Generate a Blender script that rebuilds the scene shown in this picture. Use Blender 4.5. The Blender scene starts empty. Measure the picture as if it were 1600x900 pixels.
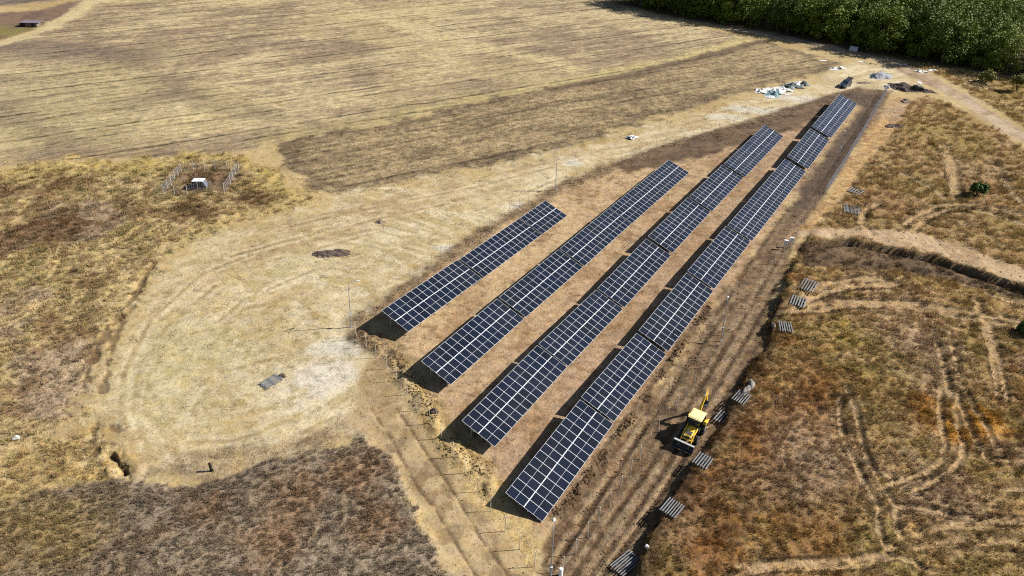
import bpy, bmesh, math, random
import numpy as np
from mathutils import Matrix, Vector

# ------------------------------------------------------------------ camera, sky, sun, exposure
SC = bpy.context.scene
COL = SC.collection
FPX, PITCH, ROLL = 1173.888, 0.595145, 0.055380           # solved from the panel grid (1600 px wide frame)
YAW, TILT = 0.540811, 0.313841                            # heading of the rows, tilt of the tables to the hillside
ZG = -60.04                                               # hillside plane below the drone, metres
UPV = np.array([-0.02769021, 0.17009490, 0.98503857])     # true vertical seen from the hillside frame
LIFT = 48.95


def rot_to_z(v):
    v = Vector(v).normalized()
    return np.array(v.rotation_difference(Vector((0, 0, 1))).to_matrix())


M3 = rot_to_z(UPV)                                        # hillside frame -> world (z really up)
MB4 = Matrix.Translation((0, 0, LIFT)) @ Matrix(M3.tolist()).to_4x4()


def W(p):
    return MB4 @ Vector(p)


def cam_axes():
    c, s = math.cos(PITCH), math.sin(PITCH)
    fw = np.array([0, c, -s]); up = np.array([0, s, c]); rt = np.array([1.0, 0, 0])
    cr, sr = math.cos(ROLL), math.sin(ROLL)
    return cr * rt + sr * up, -sr * rt + cr * up, fw


CR, CU, CF = cam_axes()
cam = bpy.data.cameras.new('camera')
cam.sensor_width = 36.0
cam.lens = FPX / 1600 * 36
cam.clip_start = 0.5
cam.clip_end = 6000
cam_o = bpy.data.objects.new('camera', cam)
cm = Matrix.Identity(4)
for k, ax in enumerate((CR, CU, -CF)):
    for i in range(3):
        cm[i][k] = ax[i]
cam_o.matrix_world = MB4 @ cm
COL.objects.link(cam_o)
SC.camera = cam_o

SUN_AZ, SUN_EL = math.radians(74.0), math.radians(36.0)   # in the hillside frame: clockwise from +Y
s_t = Vector((math.sin(SUN_AZ) * math.cos(SUN_EL), math.cos(SUN_AZ) * math.cos(SUN_EL), math.sin(SUN_EL)))
s_w = Matrix(M3.tolist()) @ s_t
sun = bpy.data.lights.new('sun', 'SUN')
sun.energy = 5.0
sun.angle = math.radians(0.53)
sun.color = (1.0, 0.965, 0.91)
sun_o = bpy.data.objects.new('sun', sun)
sun_o.rotation_mode = 'QUATERNION'
sun_o.rotation_quaternion = s_w.to_track_quat('Z', 'Y')
sun_o.location = (60, 40, 150)
COL.objects.link(sun_o)

world = bpy.data.worlds.new('World')
SC.world = world
world.use_nodes = True
wn = world.node_tree
sky = wn.nodes.new('ShaderNodeTexSky')
sky.sky_type = 'NISHITA'
sky.sun_disc = False
sky.sun_elevation = math.asin(s_w.z)
sky.sun_rotation = math.atan2(s_w.x, s_w.y)
sky.altitude = 150
sky.air_density = 1.0
sky.dust_density = 1.2
wn.links.new(sky.outputs[0], wn.nodes['Background'].inputs[0])
wn.nodes['Background'].inputs[1].default_value = 0.05

SC.view_settings.view_transform = 'Standard'
SC.view_settings.look = 'None'
SC.view_settings.gamma = 1.0
SC.view_settings.exposure = 1.14
SC.cycles.use_denoising = False
SC.cycles.filter_width = 1.1

random.seed(11)
RNG = np.random.default_rng(5)
KALB = 0.46                                               # photograph brightness -> surface colour


def lin(c, k=1.0):
    c = np.asarray(c, float) / 255.0
    return np.where(c <= 0.04045, c / 12.92, ((c + 0.055) / 1.055) ** 2.4) * k


# ------------------------------------------------------------------ survey helpers: map coordinates on the hillside
def gp(px, py, z=ZG):
    """Point on the hillside that the survey photograph shows at (px, py)."""
    d = (px - 800) / FPX * CR - (py - 450) / FPX * CU + CF
    return d * (z / d[2])


def G(pts):
    return np.array([gp(*q)[:2] for q in pts])


def hsh(ix, iy, seed):
    n = (ix.astype(np.int64) * 374761393 + iy.astype(np.int64) * 668265263 + seed * 144269504) & 0xFFFFFFFF
    n = ((n ^ (n >> 13)) * 1274126177) & 0xFFFFFFFF
    n = ((n ^ (n >> 16)) * 2246822519) & 0xFFFFFFFF
    return ((n ^ (n >> 15)) & 0xFFFFFF) / float(0xFFFFFF)


def vn(x, y, seed=0):
    ix, iy = np.floor(x), np.floor(y)
    fx, fy = x - ix, y - iy
    fx = fx * fx * (3 - 2 * fx); fy = fy * fy * (3 - 2 * fy)
    a, b = hsh(ix, iy, seed), hsh(ix + 1, iy, seed)
    c, d = hsh(ix, iy + 1, seed), hsh(ix + 1, iy + 1, seed)
    return (a * (1 - fx) + b * fx) * (1 - fy) + (c * (1 - fx) + d * fx) * fy


def fbm(x, y, size, seed=0, octs=4, gain=0.55):
    """0..1 noise with features of `size` metres."""
    s, amp, tot = 0.0, 1.0, 0.0
    fx, fy = x / size, y / size
    for o in range(octs):
        s = s + amp * vn(fx + 17.3 * o, fy - 9.1 * o, seed + o)
        tot += amp
        amp *= gain
        fx, fy = (fx * 0.8 - fy * 0.6) * 2.03, (fx * 0.6 + fy * 0.8) * 2.03
    return np.clip((s / tot - 0.5) * 1.75 + 0.5, 0, 1)


def sst(e0, e1, v):
    t = np.clip((v - e0) / (e1 - e0), 0, 1)
    return t * t * (3 - 2 * t)


def sdf(poly, x, y, margin=14.0):
    """Signed distance to a polygon, positive inside."""
    out = np.full(x.shape, -1e3)
    lo, hi = poly.min(0) - margin, poly.max(0) + margin
    idx = np.nonzero((x > lo[0]) & (x < hi[0]) & (y > lo[1]) & (y < hi[1]))[0]
    if len(idx) == 0:
        return out
    X, Y = x[idx], y[idx]
    d2 = np.full(X.shape, 1e9)
    ins = np.zeros(X.shape, bool)
    n = len(poly)
    for i in range(n):
        ax, ay = poly[i]; bx, by = poly[(i + 1) % n]
        ex, ey = bx - ax, by - ay
        t = np.clip(((X - ax) * ex + (Y - ay) * ey) / (ex * ex + ey * ey + 1e-12), 0, 1)
        d2 = np.minimum(d2, (X - ax - t * ex) ** 2 + (Y - ay - t * ey) ** 2)
        if ay != by:
            cr = ((ay > Y) != (by > Y)) & (X < (bx - ax) * (Y - ay) / (by - ay) + ax)
            ins ^= cr
    d = np.sqrt(d2)
    out[idx] = np.where(ins, d, -d)
    return out


def pdist(line, x, y, margin=6.0):
    """Distance to a polyline, and the signed side of it (positive to the left)."""
    out = np.full(x.shape, 1e3)
    side = np.zeros(x.shape)
    lo, hi = line.min(0) - margin, line.max(0) + margin
    idx = np.nonzero((x > lo[0]) & (x < hi[0]) & (y > lo[1]) & (y < hi[1]))[0]
    if len(idx) == 0:
        return out, side
    X, Y = x[idx], y[idx]
    best = np.full(X.shape, 1e3); sd = np.zeros(X.shape)
    for i in range(len(line) - 1):
        ax, ay = line[i]; ex, ey = line[i + 1] - line[i]
        t = np.clip(((X - ax) * ex + (Y - ay) * ey) / (ex * ex + ey * ey + 1e-12), 0, 1)
        d = np.hypot(X - ax - t * ex, Y - ay - t * ey)
        m = d < best
        best = np.where(m, d, best)
        sd = np.where(m, np.sign(ex * (Y - ay) - ey * (X - ax)), sd)
    out[idx] = best; side[idx] = sd
    return out, side


# ------------------------------------------------------------------ survey of the tables (hillside frame)
TABLES = [
    (1, 0, 14, [-16.469, 77.344, -56.925], [-8.076, 91.32, -57.469], [0.86, 0.32]),
    (1, 1, 14, [-7.759, 91.605, -57.494], [0.49, 105.341, -57.913], [0.29, -0.13]),
    (1, 2, 7, [0.663, 105.606, -57.919], [4.759, 112.427, -58.103], [-0.13, -0.32]),
    (2, 0, 14, [-10.229, 68.31, -57.387], [-1.911, 82.162, -57.478], [0.4, 0.31]),
    (2, 1, 14, [-1.642, 82.564, -57.484], [6.582, 96.259, -57.797], [0.3, -0.01]),
    (2, 2, 14, [6.822, 96.586, -57.795], [15.179, 110.503, -57.901], [-0.01, -0.11]),
    (2, 3, 22.2, [15.351, 110.698, -57.9], [28.306, 132.27, -58.283], [-0.11, -0.5]),
    (3, 0, 14, [-4.652, 59.332, -57.915], [3.502, 72.91, -57.654], [-0.13, 0.13]),
    (3, 1, 14, [3.68, 73.149, -57.653], [11.633, 86.393, -57.991], [0.13, -0.2]),
    (3, 2, 14, [11.832, 86.702, -57.98], [20.206, 100.647, -57.603], [-0.19, 0.18]),
    (3, 3, 14, [20.572, 101.44, -57.601], [28.985, 115.451, -57.594], [0.19, 0.19]),
    (3, 4, 14, [29.394, 115.93, -57.614], [37.836, 129.988, -57.713], [0.17, 0.07]),
    (3, 5, 22.2, [38.308, 130.521, -57.734], [51.382, 152.292, -58.003], [0.05, -0.22]),
    (4, 0, 14, [0.481, 50.68, -59.003], [8.431, 63.917, -58.048], [-1.22, -0.26]),
    (4, 1, 14, [8.579, 64.345, -58.034], [16.324, 77.241, -58.189], [-0.25, -0.4]),
    (4, 2, 14, [16.628, 77.771, -58.169], [25.01, 91.727, -57.766], [-0.38, 0.02]),
    (4, 3, 14, [25.23, 92.248, -57.76], [33.659, 106.284, -57.695], [0.03, 0.09]),
    (4, 4, 28.1, [34.025, 106.65, -57.709], [50.912, 134.77, -57.854], [0.08, -0.07]),
    (4, 5, 14, [51.644, 135.963, -57.868], [60.279, 150.342, -57.46], [-0.08, 0.33]),
    (4, 6, 22.2, [60.957, 151.552, -57.477], [74.123, 173.474, -57.519], [0.31, 0.27]),
]
RD = np.array([math.sin(YAW), math.cos(YAW)])             # along the rows
RN = np.array([math.cos(YAW), -math.sin(YAW)])            # across, downhill side of the tables

# ------------------------------------------------------------------ outlines of the ground (survey pixels -> metres)
FIELD = G([(-300, 110), (0, 68), (60, 45), (140, -10), (160, -60), (500, -80), (880, -30), (955, 6), (1180, 64), (1130, 80),
           (1050, 100), (880, 136), (750, 160), (600, 195), (480, 216), (425, 225), (380, 238), (250, 247),
           (100, 250), (-60, 268), (-300, 290)])
STRIP = G([(1190, 62), (1280, 90), (1318, 98), (1290, 112), (1200, 135), (1150, 148), (1000, 193), (850, 238),
           (700, 272), (560, 300), (490, 296), (452, 262), (430, 224), (480, 214), (600, 194), (750, 159), (880, 135),
           (1050, 99), (1130, 79)])
APRON = G([(150, 620), (170, 545), (215, 480), (270, 410), (330, 372), (420, 345), (560, 312), (760, 272), (900, 236),
           (1100, 186), (1250, 142), (1325, 104), (1400, 92), (1420, 130), (1390, 146), (1330, 146), (1270, 168),
           (1050, 222), (900, 270), (850, 300), (760, 345), (640, 425), (552, 505), (590, 560), (600, 610), (560, 672),
           (480, 690), (400, 722), (300, 752), (210, 735), (165, 690)])
ROAD = G([(560, 580), (600, 555), (640, 600), (700, 680), (760, 760), (850, 870), (900, 960), (740, 960), (700, 860),
          (655, 775), (620, 715), (585, 685), (545, 660)])
SCRUB = G([(-200, 1100), (-200, 800), (0, 800), (80, 770), (180, 752), (300, 758), (400, 735), (520, 700), (570, 684),
           (612, 730), (640, 790), (675, 850), (705, 905), (760, 1000), (800, 1100)])
WILD = G([(-400, 300), (-100, 270), (100, 252), (230, 250), (300, 242), (380, 242), (450, 288), (490, 318), (430, 338),
          (330, 368), (275, 400), (235, 450), (190, 520), (160, 570), (140, 655), (80, 690), (0, 715), (-300, 740)])
YELLOW = G([(-300, 735), (0, 712), (80, 690), (150, 668), (200, 690), (215, 735), (190, 755), (100, 772), (0, 802), (-200, 820)])
RIGHT = G([(930, 1000), (985, 905), (1012, 840), (1062, 752), (1112, 690), (1150, 615), (1192, 545), (1200, 500), (1218, 460),
           (1238, 405), (1262, 368), (1300, 330), (1352, 262), (1398, 205), (1418, 165), (1448, 150), (1500, 170), (1560, 207), (1612, 238),
           (1900, 430), (1900, 1200), (930, 1200)])
WORK = G([(840, 900), (846, 838), (885, 790), (960, 690), (1045, 580), (1118, 470), (1185, 385), (1275, 270), (1347, 165),
          (1300, 150), (1340, 138), (1392, 142), (1372, 185), (1332, 235), (1292, 302), (1238, 375), (1222, 430), (1200, 490),
          (1192, 545), (1150, 615), (1112, 690), (1062, 752), (1012, 840), (985, 905), (950, 1000), (800, 1000)])
DARKW = G([(1225, 330), (1290, 240), (1350, 166), (1300, 152), (1330, 143), (1378, 148), (1350, 200), (1310, 262), (1265, 325)])
DUG = G([(960, 258), (1010, 240), (1080, 216), (1210, 178), (1300, 145), (1345, 141), (1352, 160), (1312, 172), (1230, 206), (1190, 216), (1110, 240), (1030, 258), (980, 266)])
STRAWB = G([(1240, 372), (1292, 306), (1335, 240), (1375, 180), (1392, 146), (1440, 160), (1402, 205), (1352, 262), (1300, 330), (1262, 368)])
BETW = G([(590, 490), (850, 300), (1050, 235), (1210, 185), (1320, 150), (1340, 165), (1180, 385), (1045, 575), (960, 685), (846, 830), (790, 790)])
SPUR = G([(1235, 372), (1250, 362), (1330, 358), (1420, 362), (1480, 376), (1540, 396), (1620, 425), (1800, 500), (1800, 560), (1610, 446),
          (1540, 424), (1470, 400), (1400, 386), (1340, 374), (1280, 374)])
PIT = G([(1240, 382), (1285, 376), (1340, 375), (1400, 388), (1470, 402), (1540, 426), (1610, 448), (1800, 560), (1760, 600), (1600, 470), (1500, 440),
         (1420, 425), (1330, 420), (1255, 420)])
HROAD = G([(1640, 248), (1570, 207), (1512, 166), (1470, 143), (1430, 125), (1385, 100), (1320, 84), (1240, 66), (1140, 45), (1030, 18),
           (950, 0), (960, -8), (1050, 12), (1150, 34), (1250, 56), (1330, 74), (1400, 92), (1450, 115), (1500, 143), (1550, 175), (1640, 232)])
RIGHT2 = G([(1390, 92), (1440, 98), (1520, 112), (1620, 128), (1760, 160), (1760, 300), (1640, 228), (1560, 172), (1500, 136), (1440, 108)])
WOODF = G([(930, -12), (962, 6), (1050, 27), (1200, 50), (1330, 78), (1430, 97), (1520, 110), (1600, 124), (1750, 150), (2200, 40), (1500, -90), (930, -60)])
TRIANG = G([(-200, 75), (0, 20), (60, 14), (100, 6), (138, -2), (110, 22), (60, 44), (0, 62), (-100, 95)])
TOPF = G([(-300, 40), (-200, 20), (0, 8), (80, 2), (160, -20), (100, -60), (-400, -40)])
LTRACK = G([(-60, 85), (0, 66), (60, 44), (100, 24), (138, -4), (165, -4), (120, 30), (70, 52), (0, 72), (-60, 92)])
NEARY = G([(640, 585), (690, 640), (760, 715), (800, 780), (846, 838), (842, 900), (850, 930), (790, 850), (720, 745), (665, 670)])
PALE = G([(462, 612), (488, 572), (520, 552), (560, 562), (588, 580), (560, 605), (510, 622), (470, 634)])
ARCS = [G(t) for t in [
    [(212, 705), (188, 640), (196, 575), (236, 500), (316, 428), (430, 380), (560, 345)],
    [(236, 716), (208, 645), (216, 585), (256, 515), (336, 448), (440, 402), (580, 366)],
    [(290, 735), (246, 660), (256, 600), (300, 535), (380, 470), (480, 425), (620, 390)],
    [(480, 590), (430, 560), (350, 580), (300, 640), (330, 700), (420, 700), (520, 655)],
    [(500, 640), (440, 670), (360, 690), (290, 690)], [(560, 660), (470, 690), (380, 712), (300, 735)],
    [(330, 385), (420, 362), (560, 330), (760, 288), (920, 248)], [(360, 400), (440, 378), (580, 345), (700, 318)],
    [(620, 400), (740, 330), (860, 285), (1000, 236), (1120, 196), (1250, 155)]]]
DARKC = G([(200, 740), (330, 705), (430, 690), (520, 660), (560, 665), (545, 690), (430, 735), (330, 762)])


def spot(x, y, px, py, rx, ry=None, soft=0.5, seed=3):
    c = gp(px, py)
    ry = ry or rx
    dx, dy = x - c[0], y - c[1]
    d = np.hypot(dx / rx, dy / ry) + (fbm(x, y, max(rx, ry) * 0.6, seed) - 0.5) * 0.7
    return 1 - sst(1 - soft, 1 + soft * 0.4, d)


TRACKS_R = [
    [(1464, 537), (1470, 570), (1477, 590), (1487, 612)], [(1487, 540), (1494, 570), (1499, 592), (1510, 615), (1522, 642), (1537, 662), (1555, 700), (1580, 740), (1612, 775)],
    [(1477, 590), (1484, 618), (1505, 645), (1525, 690), (1556, 735), (1580, 768)],
    [(1469, 600), (1467, 645), (1472, 675), (1475, 695), (1472, 720), (1450, 737), (1412, 752), (1375, 767)],
    [(1497, 615), (1490, 640), (1499, 675), (1505, 695), (1502, 720), (1485, 737), (1450, 757), (1417, 772)],
    [(1310, 625), (1312, 667), (1322, 702), (1335, 725), (1347, 755), (1360, 772), (1372, 792), (1372, 835), (1382, 857)],
    [(1320, 610), (1336, 645), (1341, 675), (1350, 707), (1360, 732), (1375, 757), (1397, 792), (1400, 825), (1407, 847)],
    [(1410, 847), (1450, 832), (1500, 817), (1537, 800), (1575, 770), (1604, 748)],
    [(1417, 775), (1440, 780), (1480, 790), (1520, 800)], [(1397, 792), (1440, 797), (1490, 808)],
    [(1430, 862), (1500, 840), (1550, 818), (1604, 812)], [(1525, 855), (1562, 845), (1604, 822)],
    [(1140, 905), (1200, 893), (1275, 890), (1350, 885), (1395, 872), (1425, 882), (1450, 900)],
    [(1150, 890), (1237, 884), (1325, 878), (1380, 868), (1400, 855)],
    [(1205, 497), (1225, 494), (1275, 491), (1325, 484), (1375, 480), (1425, 482), (1475, 491), (1525, 502), (1575, 509), (1610, 514)],
    [(1230, 490), (1275, 482), (1325, 477), (1380, 474), (1425, 476), (1475, 484), (1550, 496), (1610, 505)],
    [(1471, 225), (1482, 257), (1490, 297), (1492, 314)], [(1477, 225), (1492, 262), (1498, 305)],
    [(1416, 352), (1437, 332), (1462, 322), (1500, 317), (1537, 321), (1575, 330), (1610, 336)],
    [(1425, 362), (1446, 340), (1470, 330), (1500, 326), (1540, 331), (1580, 342), (1610, 350)],
    [(1525, 470), (1534, 500), (1548, 545), (1555, 590), (1560, 620)], [(1545, 505), (1556, 545), (1568, 590), (1572, 625)],
    [(1378, 258), (1420, 275), (1460, 295), (1480, 312)], [(1555, 255), (1575, 290), (1600, 320)],
    [(1360, 365), (1345, 350), (1350, 330), (1370, 318)],
    [(1420, 425), (1480, 432), (1540, 455), (1600, 478)], [(1430, 418), (1490, 424), (1550, 444), (1610, 468)],
    [(1225, 492), (1290, 462), (1340, 450), (1400, 445)], [(1225, 486), (1280, 455), (1330, 440), (1380, 436)],
]
TRACKS_R = [G(t) for t in TRACKS_R]
RUTS_ROAD = [G(t) for t in [
    [(580, 640), (600, 668), (617, 695), (635, 727), (655, 762), (682, 795), (707, 837), (725, 865), (748, 902)],
    [(620, 640), (650, 682), (670, 712), (700, 752), (730, 800), (757, 845), (790, 886), (800, 910)]]]
RUTS_H = [G(t) for t in [
    [(1000, 8), (1100, 31), (1200, 53), (1300, 76), (1380, 97), (1440, 124), (1500, 162), (1560, 202), (1620, 240)],
    [(1020, 6), (1100, 24), (1200, 46), (1310, 70), (1395, 93), (1455, 119), (1520, 158), (1580, 195), (1620, 220)]]]
CRACKS_L = [G(t) for t in [
    [(240, 410), (213, 452), (180, 505), (155, 535), (140, 570), (128, 605)],
    [(215, 470), (190, 500), (176, 540), (168, 575), (162, 610)],
    [(262, 350), (245, 345), (215, 360)], [(150, 660), (146, 690), (150, 712)], [(170, 668), (190, 672), (200, 668)]]]
TRENCH = G([(175, 711), (184, 722), (197, 738)])
BANK = G([(930, 1000), (985, 905), (1012, 840), (1062, 752), (1112, 690), (1150, 615), (1192, 545), (1200, 500), (1222, 455)])
BANK2 = G([(1222, 455), (1238, 405), (1262, 368), (1300, 330), (1352, 262), (1400, 205), (1436, 168)])
CLODL = G([(868, 800), (885, 785), (905, 760), (960, 688), (1000, 635), (1050, 560), (1110, 478)])
STRIP_RUTS = [G(t) for t in [
    [(890, 905), (960, 800), (1010, 735), (1060, 655), (1110, 580), (1160, 500), (1200, 430), (1240, 365), (1300, 275)],
    [(918, 905), (985, 808), (1030, 745), (1078, 665), (1128, 590), (1175, 515), (1212, 445)],
    [(936, 905), (1000, 818), (1040, 760), (1090, 680), (1140, 600)],
    [(880, 860), (930, 780), (990, 690), (1040, 615), (1100, 520), (1150, 445), (1200, 370), (1250, 300)],
    [(865, 880), (905, 815), (950, 750), (985, 700), (1030, 640), (1075, 570), (1130, 490)]]]
BERMA = G([(560, 528), (600, 545), (632, 590), (668, 640), (700, 690), (745, 730), (775, 765)])
BERMC = G([(555, 512), (620, 465), (700, 405), (780, 350), (850, 310), (868, 298), (930, 272), (1010, 240), (1110, 212), (1205, 184), (1290, 158), (1345, 140)])
FIELD_DIR = math.radians(57.5)
TP = np.array([q for t in TABLES for q in ([*t[3][:2], t[5][0]], [*t[4][:2], t[5][1]])])
TP[:, 0] += RN[0] * 2.2; TP[:, 1] += RN[1] * 2.2


def table_dz(x, y):
    """Gentle swell of the hillside under the tables."""
    num = np.zeros(x.shape); den = np.full(x.shape, 0.25)
    for a, b, z in TP:
        w = np.exp(-((x - a) ** 2 + (y - b) ** 2) / (2 * 6.0 ** 2))
        num += w * z; den += w
    return 0.5 * num / den


def ground(x, y, heights=True):
    """Colour (linear), relief strength, row strength, plant density, kind and height of the ground at (x, y)."""
    n = len(x)
    big = fbm(x, y, 14.0, 1)
    mid = fbm(x, y, 4.0, 21)
    fin = fbm(x, y, 1.1, 41)
    wob = (fbm(x, y, 3.0, 61) - 0.5) * 2.4
    col = np.empty((n, 3)); rough = np.full(n, 0.5); row = np.zeros(n); veg = np.zeros(n)
    kind = np.zeros(n, int)
    dz = table_dz(x, y) + (fbm(x, y, 9.0, 5) - 0.5) * 0.3 if heights else np.zeros(n)

    def paint(m, c, k=1.0):
        m = np.clip(m * k, 0, 1)[:, None]
        col[:] = col * (1 - m) + lin(c, KALB) * m

    def zone(poly, soft=0.8, w=1.0):
        return sst(-soft, soft, sdf(poly, x, y) + wob * w)

    col[:] = lin((206, 180, 130), KALB)
    paint(sst(0.45, 0.8, big), (186, 158, 110), 0.7)

    # far and left: mixed dry meadow
    # harvested field
    m = zone(FIELD, 1.0)
    ca, sa = math.sin(FIELD_DIR), math.cos(FIELD_DIR)
    al, ac = x * ca + y * sa, x * sa - y * ca
    fa, fb, fc = (fbm(al / 4.0, ac, 4.0, 71, 5), fbm(al / 5.0, ac, 1.6, 75, 4), fbm(x, y, 24.0, 77, 5))
    fk = np.clip(0.34 * fc + 0.32 * fa + 0.27 * fb + 0.2 * fin, 0, 1.3)
    stre = sst(0.36, 0.78, fk)
    paint(m, (214, 192, 148))
    paint(m * stre, (156, 133, 108), 0.92)
    paint(m * sst(0.55, 0.9, fbm(x, y, 30.0, 81)) * 0.5, (220, 198, 144))
    gx = spot(x, y, 60, 150, 34, 26, 0.6)
    paint(m * gx * 0.35, (168, 154, 116))
    for q in ([(150, 75), (220, 105), (260, 130), (330, 160), (420, 185)], [(0, 160), (40, 185), (80, 215), (110, 240)]):
        d, _ = pdist(G(q), x, y, 16)
        paint(m * (1 - sst(0.5, 6.5, d + wob * 2)), (138, 120, 96), 0.45)
    d, _ = pdist(G([(560, 20), (620, 35), (690, 60), (760, 75), (850, 92), (900, 110)]), x, y, 16)
    paint(m * (1 - sst(1.0, 6.0, d + wob)), (222, 200, 150), 0.75)
    e = sdf(STRIP, x, y)
    paint(m * (1 - sst(2.0, 7.0, -e + wob)), (216, 196, 136), 0.85)
    paint(m * (1 - sst(3.0, 12.0, sdf(FIELD, x, y))) * sst(225, 120, y), (150, 128, 102), 0.5)
    paint(m * spot(x, y, 60, 75, 40, 8, 0.6), (130, 112, 98), 0.7)
    row = np.maximum(row, m); rough = np.where(m > 0.5, 0.7, rough); kind[m > 0.5] = 1
    # tilled strip
    m = zone(STRIP, 1.6, 1.8)
    fk = 0.45 * fbm(al / 7.0, ac, 1.6, 91, 3) + 0.35 * fbm(x, y, 9.0, 93) + 0.3 * fin
    paint(m, (188, 164, 124)); paint(m * sst(0.40, 0.8, fk), (136, 116, 88), 0.8)
    paint(m * (1 - sst(0.5, 5.5, e + wob * 0.6)) * sst(-1.0, 1.0, (y - 140) - (x - 0) * 0.55 + 0 * x + 8), (116, 98, 78), 0.6)
    rough = np.where(m > 0.5, 1.25, rough); row = np.where(m > 0.5, 0.75, row); kind[m > 0.5] = 2

    d, _ = pdist(G([(860, 140), (940, 124), (1040, 103), (1110, 86), (1185, 66)]), x, y)
    paint(1 - sst(0.3, 2.2, d + wob * 0.4), (118, 98, 78), 0.75)
    # wild meadow on the left
    m = zone(WILD, 1.8, 2.2)
    pick = fbm(x, y, 7.0, 101); pick2 = fbm(x, y, 11.0, 105)
    paint(m, (200, 174, 124)); paint(m * sst(0.5, 0.65, pick), (184, 162, 110), 0.75)
    paint(m * sst(0.5, 0.68, pick2), (182, 157, 128), 0.85); paint(m * sst(0.62, 0.8, fbm(x, y, 5.0, 107)), (142, 112, 80), 0.7)
    paint(m * (1 - sst(0.0, 9.0, sdf(WILD, x, y))) * sst(95, 120, y), (198, 172, 102), 0.7)
    for sx, sy, r in ((320, 285, 8), (110, 285, 4), (410, 310, 5), (300, 330, 5), (70, 360, 7)):
        paint(m * spot(x, y, sx, sy, r, r * 0.8, 0.7), (122, 92, 62), 0.75)
    veg = np.maximum(veg, m * (0.25 + 0.75 * sst(0.0, 9.0, sdf(WILD, x, y) + wob * 2))); rough = np.where(m > 0.5, 1.2, rough); kind[m > 0.5] = 3
    m = zone(YELLOW, 1.5)
    paint(m, (196, 168, 114)); paint(m * sst(0.5, 0.7, pick), (174, 148, 98), 0.8)
    veg = np.maximum(veg, m * 0.8); rough = np.where(m > 0.5, 1.1, rough); kind[m > 0.5] = 3

    # mown, driven-over apron
    m = zone(APRON, 2.6, 3.2)
    paint(m, (225, 204, 163)); paint(m * sst(-45, -8, x + 0.1 * y), (233, 216, 179), 0.75)
    paint(m * sst(0.5, 0.75, fbm(x, y, 6.0, 128)), (204, 180, 136), 0.6)
    cx, cy = gp(385, 560)[:2]
    rr, th = np.hypot(x - cx, y - cy), np.arctan2(y - cy, x - cx)
    arc = fbm(rr * 1.0, th * 5.0, 1.0, 121, 3)
    leftp = 1 - sst(-20, -2, x - 0.2 * (y - 60))
    alongk = fbm(al / 8.0, ac, 1.1, 125, 3)
    paint(m * leftp * sst(0.45, 0.8, arc), (186, 164, 112), 0.75)
    paint(m * leftp * spot(x, y, 290, 560, 14, 10, 0.8), (196, 184, 134), 0.5)
    paint(m * leftp * spot(x, y, 430, 400, 18, 8, 0.8), (200, 182, 134), 0.5)
    paint(m * (1 - leftp) * sst(0.5, 0.85, alongk), (190, 166, 120), 0.7)
    paint(m * sst(0.55, 0.85, mid) * 0.5, (206, 180, 128))
    up = sst(0.0, 5.0, sdf(G([(380, 372), (560, 312), (760, 272), (900, 236), (1100, 186), (1100, 200), (900, 252), (760, 300), (600, 352), (430, 400), (330, 430)]), x, y) + 2.5)
    paint(m * up * sst(0.35, 0.75, alongk), (172, 146, 108), 0.85)
    paint(m * up, (200, 172, 128), 0.4)
    for k, t in enumerate(ARCS):
        d, _ = pdist(t, x, y)
        br = sst(0.3, 0.6, fbm(x, y, 4.0, 300 + k))
        paint(m * br * (1 - sst(0.05, 0.4, d + (fin - 0.5) * 0.4)), (166, 140, 100), 0.6)
        paint(m * br * (1 - sst(0.1, 0.5, np.abs(d - 0.7) + (fin - 0.5) * 0.4)), (236, 218, 180), 0.5)
    rough = np.where(m > 0.5, 0.6, rough); kind[m > 0.5] = 4; veg = veg * (1 - m)
    m2 = zone(DARKC, 1.5)
    paint(m2, (176, 152, 116), 0.75); paint(m2 * sst(0.45, 0.7, arc), (140, 118, 92), 0.7)
    rough = np.where(m2 > 0.5, 0.9, rough)
    pl = zone(PALE, 2.0, 1.4)
    paint(pl * sst(0.3, 0.75, 0.5 * mid + 0.5 * fbm(x, y, 2.0, 127) + 0.12), (232, 222, 202), 0.85)
    for sx, sy, r, rx in ((697, 388, 1.8, 1.2), (815, 322, 2.4, 1.6), (893, 255, 2.6, 1.6), (1130, 182, 5, 2), (668, 532, 3.4, 2.0), (640, 500, 2.4, 1.4), (530, 545, 4, 2.2),
                          (1180, 172, 8, 2.2), (1250, 155, 8, 2.5)):
        paint(spot(x, y, sx, sy, r, rx, 0.5), (226, 218, 198), 0.75)

    # ground between the rows
    m = zone(BETW, 1.2, 0.5)
    pk = fbm(al / 1.0, ac, 5.0, 131)
    rightness = sst(-6.0, 14.0, (x - gp(720, 560)[0]) * RN[0] + (y - gp(720, 560)[1]) * RN[1])
    paint(m, (211, 180, 138)); paint(m * rightness, (190, 158, 126), 0.85)
    paint(m * sst(0.5, 0.8, pk), (176, 142, 104), 0.7); paint(m * sst(0.62, 0.85, fin), (150, 116, 84), 0.6)
    rough = np.where(m > 0.5, 0.75, rough); kind[m > 0.5] = 5

    # dug soil along the posts and behind the rows
    d, _ = pdist(BERMC, x, y, 10)
    m = (1 - sst(0.3, 2.4, d + wob * 0.7)) * (0.7 + 0.25 * sst(90, 110, y))
    paint(m, (150, 126, 98)); paint(m * sst(0.45, 0.75, fin), (112, 92, 70), 0.7)
    rough = np.where(m > 0.5, 1.0, rough)
    if heights:
        dz = dz + (1 - sst(0.4, 2.2, d)) * (0.12 + 0.22 * (fin - 0.4))
    m = zone(DUG, 1.0, 1.1)
    paint(m, (128, 105, 82)); paint(m * sst(0.4, 0.75, fbm(al / 5.0, ac, 1.2, 137, 3)), (104, 86, 68), 0.7)
    d, _ = pdist(BERMA, x, y, 10)
    m = (1 - sst(0.9, 2.6, d + wob * 0.5))
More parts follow.
